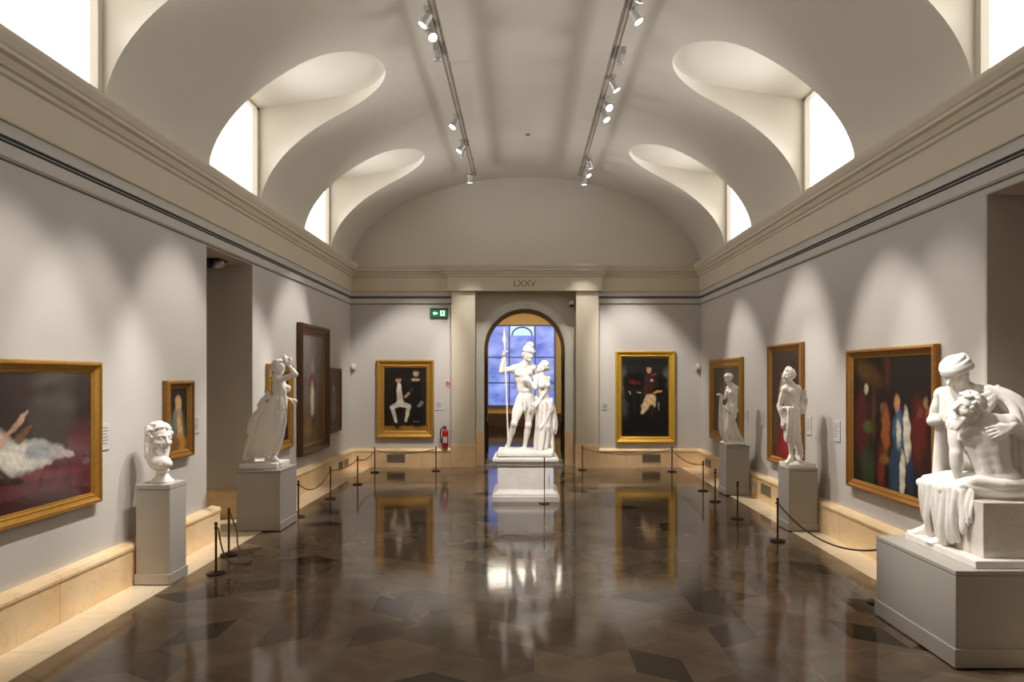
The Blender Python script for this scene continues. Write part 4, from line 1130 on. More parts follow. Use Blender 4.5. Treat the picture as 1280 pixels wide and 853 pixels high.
def canvas(w, h, bg, blobs, seed, res=.0085):
    """colours of an oil sketch: soft strokes (x, y, rx, ry, turn, colour, softness) on a mottled ground; x, y run 0..1 from the upper left"""
    nu, nv = max(30, int(w / res)), max(30, int(h / res))
    u, v = np.meshgrid(np.linspace(0, 1, nu), np.linspace(0, 1, nv)); rg = np.random.default_rng(seed)
    def cloud(f):
        g = np.zeros_like(u)
        for i in range(5):
            a, b, p = rg.normal(size=2) * f * (1 + i * .7), rg.normal() * f, rg.uniform(0, 6)
            g += np.sin(a[0] * u * w + a[1] * v * h + p + 1.5 * np.sin(b * v)) / (1 + i * .6)
        return g / 2.5
    top, bot = s2l(np.array(bg[0]) / 255.), s2l(np.array(bg[1]) / 255.)
    img = top + (bot - top) * v[..., None]; img = img * (1 + .35 * cloud(5))[..., None]
    wob = cloud(14) * .012
    for st_ in blobs:
        if st_[0] == 'l':                                   # a tapering limb of paint: ('l', x0, y0, x1, y1, r0, r1, colour, softness)
            _, xa, ya, xb, yb, r0, r1, c, soft = st_
            px, py = (u - xa + wob) * w, (v - ya + wob) * h; ex, ey = (xb - xa) * w, (yb - ya) * h
            t = np.clip((px * ex + py * ey) / (ex * ex + ey * ey), 0, 1); d = np.hypot(px - t * ex, py - t * ey) / (r0 + (r1 - r0) * t)
            m_ = np.clip((1 - d) / max(soft, .03), 0, 1) * .95; cc = s2l(np.array(c) / 255.) * (1 + .3 * cloud(22))[..., None]
            img = img * (1 - m_[..., None]) + np.clip(cc, 0, 1) * m_[..., None]; continue
        x, y, rx, ry, turn, c, soft = st_
        du, dv = (u - x + wob) * w, (v - y + wob) * h; t = math.radians(turn)
        a, b = (du * math.cos(t) + dv * math.sin(t)) / (rx * 1.38), (-du * math.sin(t) + dv * math.cos(t)) / (ry * 1.28)
        d = np.sqrt(a * a + b * b); m_ = np.clip((1 - d) / max(soft * .72, .03), 0, 1) * .92
        cc = s2l(np.array(c) / 255.) * (1 + .3 * cloud(22))[..., None]
        img = img * (1 - m_[..., None]) + np.clip(cc, 0, 1) * m_[..., None]
    return u, v, np.clip(img, 0.0005, 1)

def picture(name, label, wall, c0, c1, z0, z1, fw, fm, bg, blobs, seed, depth=.075, glazed=False, lipm='gold', group='framed oil paintings'):
    """wall: 'L', 'R' or 'B'; c0..c1 along the wall (Y or X), z0..z1 heights of the outer frame"""
    W, H = c1 - c0, z1 - z0
    if wall == 'L': P = lambda a, b, d: (XL + d, c0 + a, z0 + b); u_flip = False
    elif wall == 'R': P = lambda a, b, d: (XR - d, c1 - a, z0 + b); u_flip = False
    else: P = lambda a, b, d: (c0 + a, YB - d, z0 + b)
    t = thing('painting', label, 'painting', P(W / 2, 0, 0), group)
    # frame: moulded profile mitred round the four sides: (inset from the outer edge, projection)
    prof = [(0, .004), (0, depth * .75), (.012, depth * .97), (.03, depth), (fw * .35, depth * .90), (fw * .45, depth * .72), (fw * .72, depth * .55), (fw * .80, depth * .62), (fw * .88, depth * .58), (fw, depth * .38), (fw, .004)]
    mb = MB(); vs = []; fs = []; n = len(prof)
    for cx, cy, sx, sy in ((0, 0, 1, 1), (W, 0, -1, 1), (W, H, -1, -1), (0, H, 1, -1)):
        for o, d in prof: vs.append(P(cx + sx * o, cy + sy * o, d))
    for k in range(4):
        for j in range(n):
            fs.append((k * n + j, k * n + (j + 1) % n, ((k + 1) % 4) * n + (j + 1) % n, ((k + 1) % 4) * n + j))
    mb.add(vs, fs).build('frame', M[fm], t)
    # slip: thin gilt moulding next to the canvas
    w, h = W - 2 * fw, H - 2 * fw; vs = []; fs = []; pr = [(-.004, .01), (-.004, depth * .42), (.010, depth * .40), (.016, depth * .26), (.016, .01)]; n = len(pr)
    for cx, cy, sx, sy in ((fw, fw, 1, 1), (W - fw, fw, -1, 1), (W - fw, H - fw, -1, -1), (fw, H - fw, 1, -1)):
        for o, d in pr: vs.append(P(cx + sx * o, cy + sy * o, d))
    for k in range(4):
        for j in range(n): fs.append((k * n + j, k * n + (j + 1) % n, ((k + 1) % 4) * n + (j + 1) % n, ((k + 1) % 4) * n + j))
    MB().add(vs, fs).build('slip', M[lipm], t)
    u, v, img = canvas(w, h, bg, blobs, seed)
    nv, nu = u.shape
    pts = [P(fw + a * w, fw + (1 - b) * h, .022) for a, b in zip(u.ravel(), v.ravel())]
    q = [(j * nu + i, j * nu + i + 1, (j + 1) * nu + i + 1, (j + 1) * nu + i) for j in range(nv - 1) for i in range(nu - 1)]
    o = np_mesh('canvas', np.array(pts), np.array(q), M['paint_glazed' if glazed else 'paint'], t, smooth=False)
    ca = o.data.color_attributes.new('paint', 'FLOAT_COLOR', 'POINT')
    ca.data.foreach_set('color', np.concatenate([img.reshape(-1, 3), np.ones((nu * nv, 1))], 1).astype(np.float32).ravel())
    return t

dk = (24, 19, 17)
picture('p', 'wide gilt-framed painting of pale cloth on a crimson couch, at the left edge', 'L', 4.05, 6.09, .88, 2.13, .085, 'gold', ((44, 34, 34), (52, 30, 32)), [
    (.5, .84, 1.2, .26, 0, (96, 36, 42), .5), (.92, .62, .20, .24, 25, (92, 40, 46), .7), (.55, .97, .8, .08, 0, (62, 24, 29), .6), (.70, .76, .40, .035, 3, (116, 50, 56), .7), (.66, .86, .03, .12, 0, (70, 26, 32), .8), (.84, .86, .03, .12, 0, (70, 26, 32), .8),
    ('l', .42, .46, .47, .56, .10, .13, (196, 186, 176), .5), ('l', .46, .61, .66, .60, .16, .13, (200, 200, 192), .35), ('l', .47, .60, .60, .63, .11, .10, (222, 218, 204), .6), ('l', .62, .58, .78, .61, .11, .07, (160, 162, 166), .5), ('l', .74, .62, .87, .65, .07, .028, (176, 164, 158), .5), ('l', .55, .66, .72, .68, .05, .03, (214, 208, 196), .7),
    ('l', .44, .50, .40, .42, .07, .06, (196, 160, 138), .5), ('l', .47, .45, .535, .36, .035, .028, (188, 150, 126), .5), ('l', .535, .36, .58, .29, .028, .022, (192, 150, 126), .5), ('l', .53, .48, .60, .40, .05, .03, (104, 72, 46), .6), (.36, .29, .07, .09, 0, (150, 110, 80), .6),
    ('l', .40, .74, .55, .78, .05, .03, (36, 22, 24), .6), ('l', .43, .68, .48, .75, .05, .03, (60, 44, 44), .7)], 1, glazed=True)
picture('p', 'small gilt-framed portrait of a figure in a pale gown, behind the bust', 'L', yl(206.5, .03), yl(242.5, .06), 1.10, 1.955, .075, 'gold_d', ((42, 36, 30), (34, 28, 22)), [
    (.52, .27, .055, .085, 0, (214, 170, 120), .5), (.52, .22, .06, .06, 0, (190, 160, 110), .6), (.50, .50, .085, .13, 0, (196, 160, 120), .6), (.46, .66, .15, .20, 0, (104, 116, 104), .6), (.62, .70, .05, .2, -12, (214, 170, 112), .6), (.58, .88, .15, .10, 0, (188, 128, 60), .7), (.3, .9, .1, .1, 0, (120, 86, 44), .7)], 2)
picture('p', 'gilt-framed dark painting half hidden by the windblown statue', 'L', yl(336, .05), yl(367.5, .07), .85, 2.19, .12, 'gold', ((36, 28, 26), (30, 30, 28)), [
    (.45, .3, .12, .16, 0, (110, 84, 70), .7), (.5, .6, .2, .3, 0, (52, 50, 48), .7)], 3)
picture('p', 'tall dark-framed painting of a standing figure, the largest on the left wall', 'L', yl(375, .06), yl(411, .08), .64, 2.92, .16, 'wood_d', ((120, 110, 104), (98, 74, 44)), [
    (.5, .35, .5, .5, 0, (112, 104, 104), .8), (.5, .30, .09, .13, 0, (150, 128, 112), .6), (.48, .45, .20, .16, 0, (112, 62, 46), .6), (.48, .60, .09, .30, 0, (204, 192, 170), .6), (.54, .80, .14, .12, 0, (70, 52, 36), .7), (.3, .85, .2, .16, 0, (128, 96, 54), .8), (.8, .8, .15, .3, 0, (96, 78, 46), .8)], 4, depth=.11, lipm='gold_d')
picture('p', 'narrow dark-framed portrait nearest the far left corner', 'L', yl(412, .06), yl(427.5, .07), .88, 2.17, .12, 'wood_d', ((96, 84, 76), (88, 70, 56)), [
    (.5, .30, .06, .09, 0, (206, 178, 150), .6), (.5, .5, .14, .20, 0, (120, 118, 128), .6), (.5, .72, .16, .2, 0, (134, 118, 110), .7)], 5, lipm='gold_d')
picture('p', 'gilt-framed painting of a seated figure in white and another in black, by the extinguisher', 'B', (471 - 655) / 56.5, (542.5 - 655) / 56.5, .64, 2.365, .155, 'gold', ((38, 30, 26), (26, 21, 18)), [
    (.5, 1.0, 1., .11, 0, (152, 112, 44), .4), ('l', .36, .27, .30, .56, .13, .12, (26, 22, 21), .5), ('l', .42, .30, .50, .50, .08, .06, (26, 22, 21), .5), (.35, .86, .14, .10, 0, (44, 30, 20), .7),
    (.345, .205, .052, .068, 0, (192, 154, 126), .45), (.345, .165, .055, .03, 0, (40, 32, 28), .5), ('l', .355, .28, .375, .53, .055, .085, (208, 198, 184), .35), ('l', .35, .27, .36, .33, .035, .05, (224, 216, 204), .5),
    ('l', .36, .57, .20, .62, .075, .065, (204, 194, 176), .35), ('l', .40, .57, .58, .61, .075, .065, (206, 196, 178), .35), ('l', .20, .63, .29, .86, .058, .034, (210, 200, 184), .35), ('l', .58, .62, .52, .85, .058, .034, (208, 198, 180), .35),
    ('l', .29, .90, .31, .94, .04, .04, (30, 22, 18), .4), ('l', .52, .88, .56, .91, .035, .04, (30, 22, 18), .4), ('l', .50, .46, .58, .41, .035, .03, (192, 150, 124), .5),
    ('l', .75, .26, .77, .84, .13, .17, (20, 18, 18), .5), (.745, .095, .052, .068, 0, (202, 166, 138), .45), (.745, .05, .06, .03, 0, (36, 28, 24), .5), ('l', .68, .20, .80, .20, .04, .04, (206, 182, 160), .5), ('l', .62, .40, .68, .34, .035, .03, (60, 54, 54), .6), ('l', .80, .60, .88, .55, .04, .045, (132, 132, 138), .5), ('l', .70, .86, .82, .86, .02, .02, (110, 96, 80), .7)], 6)
picture('p', 'bright gilt-framed painting of a figure in pale breeches beside a dark horse', 'B', (769 - 655) / 56.5, (843.5 - 655) / 56.5, .535, 2.565, .13, 'gold_b', ((36, 36, 34), (14, 13, 12)), [
    (.04, .30, .10, .30, 0, (88, 94, 98), .9), (.06, .62, .08, .25, 0, (70, 74, 74), .9), (.97, .25, .10, .22, 0, (96, 104, 104), .9), (.5, .06, .6, .08, 0, (26, 30, 28), .8),
    ('l', .18, .30, .36, .30, .22, .22, (20, 15, 14), .35), ('l', .14, .30, .16, .52, .12, .10, (20, 15, 14), .4), ('l', .20, .45, .22, .80, .05, .035, (16, 13, 12), .4), ('l', .34, .45, .36, .80, .05, .04, (16, 13, 12), .4), ('l', .86, .30, .82, .42, .16, .10, (16, 13, 13), .5), ('l', .20, .31, .38, .33, .06, .045, (104, 28, 32), .6), ('l', .34, .44, .40, .44, .022, .02, (170, 150, 130), .6), ('l', .17, .43, .19, .46, .03, .025, (150, 140, 130), .6),
    ('l', .58, .25, .58, .45, .12, .10, (78, 36, 36), .4), ('l', .52, .27, .50, .44, .055, .05, (58, 44, 36), .5), ('l', .66, .27, .76, .36, .06, .045, (70, 34, 34), .5), (.585, .165, .048, .064, 0, (202, 156, 128), .45), (.585, .125, .05, .03, 0, (40, 28, 22), .5), (.645, .30, .03, .035, 0, (206, 198, 188), .6), ('l', .64, .23, .72, .21, .025, .02, (160, 40, 40), .6), ('l', .68, .45, .84, .42, .028, .022, (196, 158, 70), .5), ('l', .50, .46, .64, .46, .025, .025, (120, 34, 32), .6),
    ('l', .60, .51, .50, .62, .115, .10, (230, 204, 158), .3), ('l', .66, .51, .66, .60, .085, .07, (214, 186, 138), .4), ('l', .50, .63, .45, .69, .085, .06, (222, 194, 146), .35), ('l', .64, .62, .65, .75, .06, .05, (46, 40, 38), .5), ('l', .78, .58, .79, .66, .03, .02, (150, 140, 126), .7), ('l', .45, .74, .50, .90, .05, .04, (18, 15, 14), .5), (.5, .97, .5, .09, 0, (30, 24, 18), .8)], 7)
picture('p', 'carved gilt-framed landscape-toned painting behind the slim far statue on the right', 'R', yr(925, .07), yr(887, .06), .735, 2.35, .16, 'gold', ((78, 72, 60), (84, 78, 58)), [
    (.4, .25, .5, .25, 0, (96, 88, 76), .8), (.3, .75, .35, .3, 0, (98, 92, 66), .8), (.75, .85, .25, .2, 0, (62, 50, 38), .8), (.6, .25, .04, .055, 0, (190, 150, 120), .5), ('l', .60, .33, .58, .55, .10, .12, (70, 56, 50), .5), ('l', .56, .57, .54, .85, .10, .13, (150, 112, 78), .5), ('l', .3, .4, .28, .7, .07, .08, (124, 100, 78), .6), (.3, .33, .035, .05, 0, (180, 140, 112), .6)], 8)
picture('p', 'tall gilt-framed painting with a red robe, behind the youth with the lyre', 'R', yr(1000, .07), yr(960, .05), .67, 2.485, .085, 'gold_d', ((66, 50, 38), (54, 40, 30)), [
    (.25, .22, .30, .30, 0, (58, 48, 44), .8), (.80, .3, .15, .4, 0, (42, 37, 38), .8), (.2, .9, .25, .2, 0, (70, 56, 40), .8), (.75, .92, .25, .1, 0, (60, 48, 34), .8),
    (.40, .24, .055, .075, 0, (196, 152, 122), .5), (.40, .19, .065, .04, 0, (60, 42, 32), .5), ('l', .40, .32, .44, .50, .13, .15, (200, 166, 132), .5), ('l', .30, .34, .26, .50, .05, .04, (192, 150, 120), .5), ('l', .52, .34, .62, .62, .05, .035, (206, 150, 114), .4),
    ('l', .42, .56, .40, .90, .16, .30, (150, 42, 38), .4), ('l', .55, .58, .68, .94, .10, .14, (170, 52, 44), .5), ('l', .34, .62, .24, .92, .06, .08, (112, 30, 28), .7), ('l', .45, .62, .50, .92, .03, .04, (186, 66, 54), .7), ('l', .18, .55, .14, .85, .08, .1, (84, 66, 46), .7)], 9)
picture('p', 'large gilt-framed crowd painting with a figure in blue and white, beside the seated group', 'R', yr(1167, .07), yr(1059, .05), .70, 2.31, .085, 'gold_d', ((30, 20, 16), (28, 20, 16)), [
    (.22, .13, .30, .12, 20, (86, 54, 22), .8), (.48, .14, .05, .20, 0, (92, 32, 24), .7), (.75, .2, .4, .3, 0, (24, 19, 19), .8),
    (.20, .26, .045, .06, 0, (214, 200, 164), .5), (.14, .55, .14, .40, 0, (86, 26, 26), .7), (.22, .55, .1, .07, 0, (72, 92, 38), .6), (.22, .85, .14, .25, 0, (46, 60, 34), .7), (.46, .55, .08, .25, 0, (160, 92, 42), .6), (.42, .40, .04, .06, 0, (112, 78, 60), .6), (.40, .85, .08, .25, 0, (112, 36, 30), .7), (.45, .78, .1, .06, 0, (130, 92, 42), .7),
    (.60, .35, .05, .09, 0, (182, 126, 84), .5), (.62, .55, .10, .22, 0, (62, 92, 122), .5), (.72, .58, .055, .26, -4, (216, 206, 184), .4), (.62, .58, .04, .14, 0, (206, 196, 172), .5), (.58, .84, .10, .30, 4, (46, 68, 92), .6), (.665, .86, .05, .22, 0, (214, 206, 188), .4), (.76, .85, .06, .25, 0, (36, 52, 76), .6),
    (.85, .55, .12, .35, 0, (98, 28, 26), .7), (.95, .42, .05, .08, 0, (150, 64, 44), .6), (.86, .40, .045, .06, 0, (120, 70, 50), .6), (.92, .33, .04, .06, 0, (140, 110, 70), .7), (.3, .45, .05, .3, 0, (84, 54, 34), .7), (.93, .8, .1, .25, 0, (56, 22, 22), .7)], 10)

# ---- small wall labels
def wall_label(label, wall, c, z, w=.16, h=.20):
    if wall == 'L': P = lambda a, b, d: (XL + d, c + a, z + b)
    elif wall == 'R': P = lambda a, b, d: (XR - d, c - a, z + b)
    else: P = lambda a, b, d: (c + a, YB - d, z + b)
    t = thing('picture_label', label, 'label', P(0, 0, 0), 'picture labels on the walls')
    MB().prism([(-w / 2, -h / 2), (w / 2, -h / 2), (w / 2, h / 2), (-w / 2, h / 2)], P, .001, .010).build('plate', M['label'], t)
    mb = MB()
    for k, ln in enumerate((.6, .75, .5, .7, .7, .55)):
        zz = h * (.34 - .12 * k); mb.prism([(-w * .4, zz - .004), (-w * .4 + w * ln, zz - .004), (-w * .4 + w * ln, zz + .004), (-w * .4, zz + .004)], P, .010, .0108)
    x = mb.build('text_lines', M['ink'], t); x['kind'] = 'stuff' if False else 'thing'
    del x['kind']
wall_label('white label card on the left wall between the wide picture and the bust', 'L', yl(131), 1.45, .12, .24)
wall_label('white label card behind the bust', 'L', yl(186), 1.36, .16, .27)
wall_label('white label card right of the small portrait', 'L', yl(245), 1.44, .15, .20)
wall_label('white label card on the end wall beside the extinguisher', 'B', (549 - 655) / 56.5, 1.36, .15, .20)
wall_label('white label card on the end wall left of the bright gilt picture', 'B', (757 - 655) / 56.5, 1.34, .15, .14)
wall_label('white label card near the slim far statue', 'R', 11.94, 1.30, .16, .22)
wall_label('white label card just left of the tall red-robe picture', 'R', yr(953), 1.32, .16, .24)
wall_label('white label card right of the youth with the lyre', 'R', 9.32, 1.33, .16, .26)
wall_label('white label card left of the large crowd picture', 'R', yr(1047), 1.32, .16, .26)
wall_label('white label card between the crowd picture and the seated group', 'R', yr(1180), 1.34, .17, .28)

# ================================================================== BARRIERS
def make_stanchion():
    t = thing('stanchion', 'x', 'stanchion', (0, 0, 0), 'low barrier posts')
    MB().lathe([(.088, 0), (.092, .006), (.090, .014), (.06, .022), (.02, .028)], n=28).build('base', M['bronze'], t, smooth='auto')
    MB().lathe([(.0115, .024), (.0115, .47)], n=14).build('pole', M['bronze'], t, smooth='auto')
    c = MB().lathe([(.016, .452), (.017, .46), (.017, .475), (.013, .482), (.010, .49), (.016, .50), (.018, .512), (.012, .524), (.004, .528)], n=16).build('cap', M['bronze'], t, smooth='auto')
    MB().tube([(.014 * math.cos(a) , 0.02 + .012 * math.sin(a), .462) for a in np.linspace(0, 2 * PI, 9)], .003, 5).build('hook_ring', M['bronze'], c)
    return t
ST = [(270, 718, 'dark low barrier post nearest the camera on the left, beyond the bust'), (286, 694, 'dark low barrier post on the left standing before the doorway'),
      (373, 647, 'dark low barrier post right of the windblown statue'), (413, 624, 'dark low barrier post below the tall dark-framed picture'),
      (447, 606, 'dark low barrier post by the far left corner'), (468.5, 591, 'dark low barrier post left of the picture of two figures'),
      (545, 589, 'dark low barrier post before the fire extinguisher'), (728, 588, 'dark low barrier post right beside the arch'),
      (840, 590, 'dark low barrier post at the right end of the bright gilt picture'), (879, 614, 'dark low barrier post by the far right corner'),
      (894, 627.5, 'dark low barrier post before the slim far statue'), (922, 649, 'dark low barrier post between the two standing statues on the right'),
      (972, 677, 'dark low barrier post before the youth with the lyre'), (1098, 754, 'dark low barrier post mostly hidden behind the broad low pedestal')]
proto = make_stanchion(); TOPS = []
for i, (px, py, lab) in enumerate(ST):
    o = proto if i == 0 else copy_tree(proto)
    Y = FPX * EYE / (py - VY); X = (px - VX) / FPX * Y
    o.location = (X, Y, .003 if abs(X) > 3.37 else .001); o.rotation_euler = (0, 0, random.uniform(0, 6)); o['label'] = lab
    TOPS.append(V3(X, Y, .462))
# slim post in front of the white pedestal
Y = 10.70; X = (680.5 - VX) / FPX * Y
t = thing('stanchion', 'thin taller post standing in front of the white marble pedestal', 'stanchion', (X, Y, 0))
MB().lathe([(.085, 0), (.085, .008), (.02, .014)], n=24, cx=X, cy=Y).build('base', M['bronze'], t, smooth='auto')
MB().lathe([(.008, .012), (.008, .70), (.012, .705), (.012, .725), (.004, .73)], n=12, cx=X, cy=Y).build('pole', M['bronze'], t, smooth='auto')

def rope(label, a, b, sag, m='rope', off=(0, 0, 0), r=.0085):
    a, b = np.asarray(a, float), np.asarray(b, float); d = nrm((b - a) * V3(1, 1, 0)); a = a + d * .02; b = b - d * .02
    pts = [a + (b - a) * u + V3(*off) * 4 * u * (1 - u) - V3(0, 0, sag * 4 * u * (1 - u)) for u in np.linspace(0, 1, 25)]
    o = MB().tube(pts, r, 8).build('barrier_rope', M[m], None, smooth=True)
    tag(o, label, 'rope', 'barrier ropes')
rope('cord hanging in a deep loop beside the windblown statue', TOPS[2], TOPS[3], .17)
rope('nearly straight cord below the tall dark-framed picture', TOPS[3], TOPS[4], .05)
rope('short cord crossing the far left corner', TOPS[4], TOPS[5], .08)
rope('shallow cord in front of the picture of two figures', TOPS[5], TOPS[6], .08)
rope('shallow cord in front of the bright gilt picture', TOPS[7], TOPS[8], .12)
rope('short cord crossing the far right corner', TOPS[8], TOPS[9], .10)
rope('dark cord sagging from the lyre statue to the broad pedestal', TOPS[12], TOPS[13], .17, 'rope_d')
p0, p1 = TOPS[1], TOPS[0]
loop = [p1 + V3(.025, 0, 0), p1 + V3(.045, .03, -.20), p1 + V3(.09, .10, -.37), p1 + V3(.16, .30, -.442), p1 + V3(.15, .52, -.43), p0 + V3(.13, -.05, -.36), p0 + V3(.09, 0, -.2), p0 + V3(.03, 0, -.03), p0 + V3(.02, 0, 0)]
def smooth_path(P, n=6):
    P = [np.asarray(p) for p in P]; out = []
    for i in range(len(P) - 1):
        a, b, c, d = P[max(i - 1, 0)], P[i], P[i + 1], P[min(i + 2, len(P) - 1)]
        for k in range(n):
            u = k / n; out.append(.5 * ((2 * b) + (-a + c) * u + (2 * a - 5 * b + 4 * c - d) * u * u + (-a + 3 * b - 3 * c + d) * u ** 3))
    return out + [P[-1]]
tag(MB().tube(smooth_path(loop), .0085, 8).build('barrier_rope', M['rope'], None, smooth=True), 'slack cord drooping to the floor between the two left barrier posts', 'rope', 'barrier ropes')

# ================================================================== SMALL FITTINGS ON THE WALLS
# exit sign
ex, ez = (549 - 655) / 56.5, 3.395
t = thing('exit_sign', 'green lit emergency exit sign with running figure high on the end wall', 'sign', (ex, YB, ez))
MB().box(ex - .195, ex + .195, YB - .055, YB - .001, ez - .085, ez + .115).build('housing', M['black'], t, bevel=.004)
g = mat('exit_green', rgb(10, 90, 40), .4, emit=rgb(16, 120, 60), estr=.35); wl = mat('exit_white', (1, 1, 1, 1), .4, emit=(.78, 1, .86, 1), estr=.6)
MB().box(ex - .187, ex + .187, YB - .058, YB - .054, ez - .082, ez + .082).build('lit_face', g, t)
P = lambda u, v, d: (ex + u, YB - d, ez + v)
mb = MB()
mb.prism([(.03, -.06), (.13, -.06), (.13, .062), (.03, .062)], P, .0582, .060)                      # doorway
mb.prism([(-.135, .0), (-.085, .045), (-.085, .018), (-.03, .018), (-.03, -.018), (-.085, -.018), (-.085, -.045)], P, .0582, .060)  # arrow
mb.build('pictogram', wl, t)
mb = MB(); rn = [(.078 + .014 * math.cos(a), .040 + .014 * math.sin(a)) for a in np.linspace(0, 2 * PI, 13)[:-1]]
mb.prism(rn, P, .0602, .0612)
mb.prism([(.066, .024), (.092, .024), (.088, -.014), (.068, -.012)], P, .0602, .0612)
mb.prism([(.070, -.010), (.084, -.012), (.062, -.034), (.050, -.056), (.038, -.052), (.050, -.028)], P, .0602, .0612)
mb.prism([(.078, -.012), (.090, -.010), (.104, -.030), (.102, -.054), (.092, -.054), (.092, -.034)], P, .0602, .0612)
mb.prism([(.066, .022), (.070, .012), (.050, -.002), (.044, .006)], P, .0602, .0612); mb.prism([(.090, .022), (.094, .012), (.116, .006), (.114, .014)], P, .0602, .0612)
mb.build('running_figure', g, t)
# fire extinguisher on its bracket
xx, zb = (557.5 - 655) / 56.3, .445
yy = YB - .105
t = thing('fire_extinguisher', 'red fire extinguisher hung low on the end wall left of the arch', 'fire extinguisher', (xx, yy, zb))
MB().lathe([(.058, 0), (.066, .008), (.070, .03), (.070, .33), (.062, .365), (.035, .395), (.024, .402), (.024, .415)], n=28, origin=(xx, yy, zb)).build('cylinder', M['red'], t, smooth='auto')
mb = MB().lathe([(.019, .41), (.019, .445)], n=14, origin=(xx, yy, zb)); mb.box(xx - .05, xx + .03, yy - .012, yy + .012, zb + .44, zb + .456); mb.box(xx - .055, xx + .02, yy - .010, yy + .010, zb + .462, zb + .474)
mb.build('valve_handle', M['black'], t)
MB().tube(smooth_path([V3(xx - .02, yy - .01, zb + .43), V3(xx - .08, yy - .02, zb + .41), V3(xx - .105, yy - .03, zb + .30), V3(xx - .088, yy - .03, zb + .18), V3(xx - .082, yy - .03, zb + .10)]), .013, 8).build('hose', M['black'], t, smooth=True)
vs = []; fs = []
for k in range(9):
    a = -PI / 2 - .75 + 1.5 * k / 8
    vs += [(xx + .0712 * math.cos(a), yy + .0712 * math.sin(a), zb + .10), (xx + .0712 * math.cos(a), yy + .0712 * math.sin(a), zb + .24)]
for k in range(8): fs.append((2 * k, 2 * k + 2, 2 * k + 3, 2 * k + 1))
MB().add(vs, fs).build('instruction_label', M['label'], t)
MB().box(xx - .02, xx + .02, yy + .06, YB - .001, zb + .18, zb + .34).build('bracket', M['black'], t)
# its sign
xx, zz = (560.5 - 655) / 56.5, 1.845
t = thing('extinguisher_sign', 'small red and white extinguisher sign on the end wall edge', 'sign', (xx, YB, zz))
MB().box(xx - .055, xx + .055, YB - .008, YB - .001, zz - .075, zz + .075).build('plate', M['label'], t)
rd = mat('sign_red', rgb(204, 52, 66), .4)
P = lambda u, v, d: (xx + u, YB - d, zz + v)
mb = MB(); mb.prism([(-.05, -.05), (-.012, -.05), (-.012, .05), (-.05, .05)], P, .0082, .0095); mb.prism([(.004, -.05), (.034, -.05), (.034, .02), (.026, .045), (.012, .045), (.004, .02)], P, .0082, .0095); mb.build('pictogram', rd, t)
# security camera in the recess
xx, zz = (715.5 - 655) / 57.2, 3.60
t = thing('security_camera', 'white security camera under the cornice at the right of the arch', 'camera', (xx, YR, zz))
MB().box(xx - .055, xx + .055, YR - .19, YR - .06, zz - .005, zz + .085).build('body', M['white_pl'], t, bevel=.012)
MB().lathe([(.045, 0), (.043, .02), (.030, .045), (.008, .055)], n=20, axis=(0, -.4, -1), origin=(xx, YR - .14, zz + .005)).build('lens_dome', M['black'], t, smooth='auto')
MB().box(xx - .02, xx + .02, YR - .08, YR - .001, zz + .02, zz + .06).build('bracket', M['white_pl'], t)
# motion sensors in the two far corners
for px, side in ((441.5, 'left'), (872.5, 'right')):
    xx, zz = (px - 655) / 56.8, 2.205
    t = thing('motion_detector', f'small white motion sensor in the far {side} corner', 'sensor', (xx, YB, zz), 'corner motion sensors')
    MB().box(xx - .042, xx + .042, YB - .085, YB - .02, zz - .065, zz + .065).build('housing', M['white_pl'], t, bevel=.015)
    MB().box(xx - .030, xx + .030, YB - .089, YB - .084, zz - .05, zz - .01).build('lens', M['plinth'], t)
    MB().box(xx - .015, xx + .015, YB - .03, YB - .001, zz - .02, zz + .04).build('bracket', M['white_pl'], t)
# vents let into the skirting
def vent(label, P, w, h, n=7):
    t = thing('vent', label, 'vent', P(0, 0, 0), 'grilles in the skirting')
    mb = MB()
    for a, b, c, d in ((-w / 2, w / 2, -h / 2, -h / 2 + .015), (-w / 2, w / 2, h / 2 - .015, h / 2), (-w / 2, -w / 2 + .015, -h / 2, h / 2), (w / 2 - .015, w / 2, -h / 2, h / 2)):
        mb.prism([(a, c), (b, c), (b, d), (a, d)], P, -.004, .008)
    mb.build('frame', M['vent'], t); mb = MB()
    for k in range(n):
        z = -h / 2 + .015 + (h - .03) * (k + .5) / n; mb.prism([(-w / 2 + .01, z - .006), (w / 2 - .01, z - .006), (w / 2 - .01, z + .005), (-w / 2 + .01, z + .005)], P, -.004, .006)
    mb.build('grille', M['vent'], t)
    mb = MB(); mb.prism([(-w / 2, -h / 2), (w / 2, -h / 2), (w / 2, h / 2), (-w / 2, h / 2)], P, -.006, .001); mb.build('backing', M['wainscot'], t)
for px, lab in ((494.5, 'metal grille in the skirting under the picture of two figures'), (814.5, 'metal grille in the skirting under the bright gilt picture')):
    X = (px - 655) / 57; vent(lab, lambda u, v, d, X=X: (X + u, YB - .1 - d, .205 + v), .40, .18)
for px, lab in ((426, 'small grille in the left skirting, nearer of two'), (433, 'small grille in the left skirting, closest to the end wall')):
    Yv = yl(px, .1); vent(lab, lambda u, v, d, Yv=Yv: (XL + .1 + d, Yv + u, .19 + v), .30, .15)
for px, lab in ((885, 'grille in the right skirting by the far corner'), (957.5, 'grille in the right skirting between the two standing statues')):
    Yv = yr(px, .1); vent(lab, lambda u, v, d, Yv=Yv: (XR - .1 - d, Yv - u, .21 + v), .42, .17)
# smoke detector on the crown of the vault
P_ = at(660, 181, 12.4); t = thing('smoke_detector', 'tiny dark smoke detector on the crown of the vault', 'detector', (P_[0], P_[1], vault_z(P_[0])))
MB().lathe([(.045, 0), (.045, .015), (.03, .03), (.012, .034)], n=18, axis=(0, 0, -1), origin=(P_[0], P_[1], vault_z(P_[0]) + .004)).build('housing', M['vent'], t, smooth='auto')
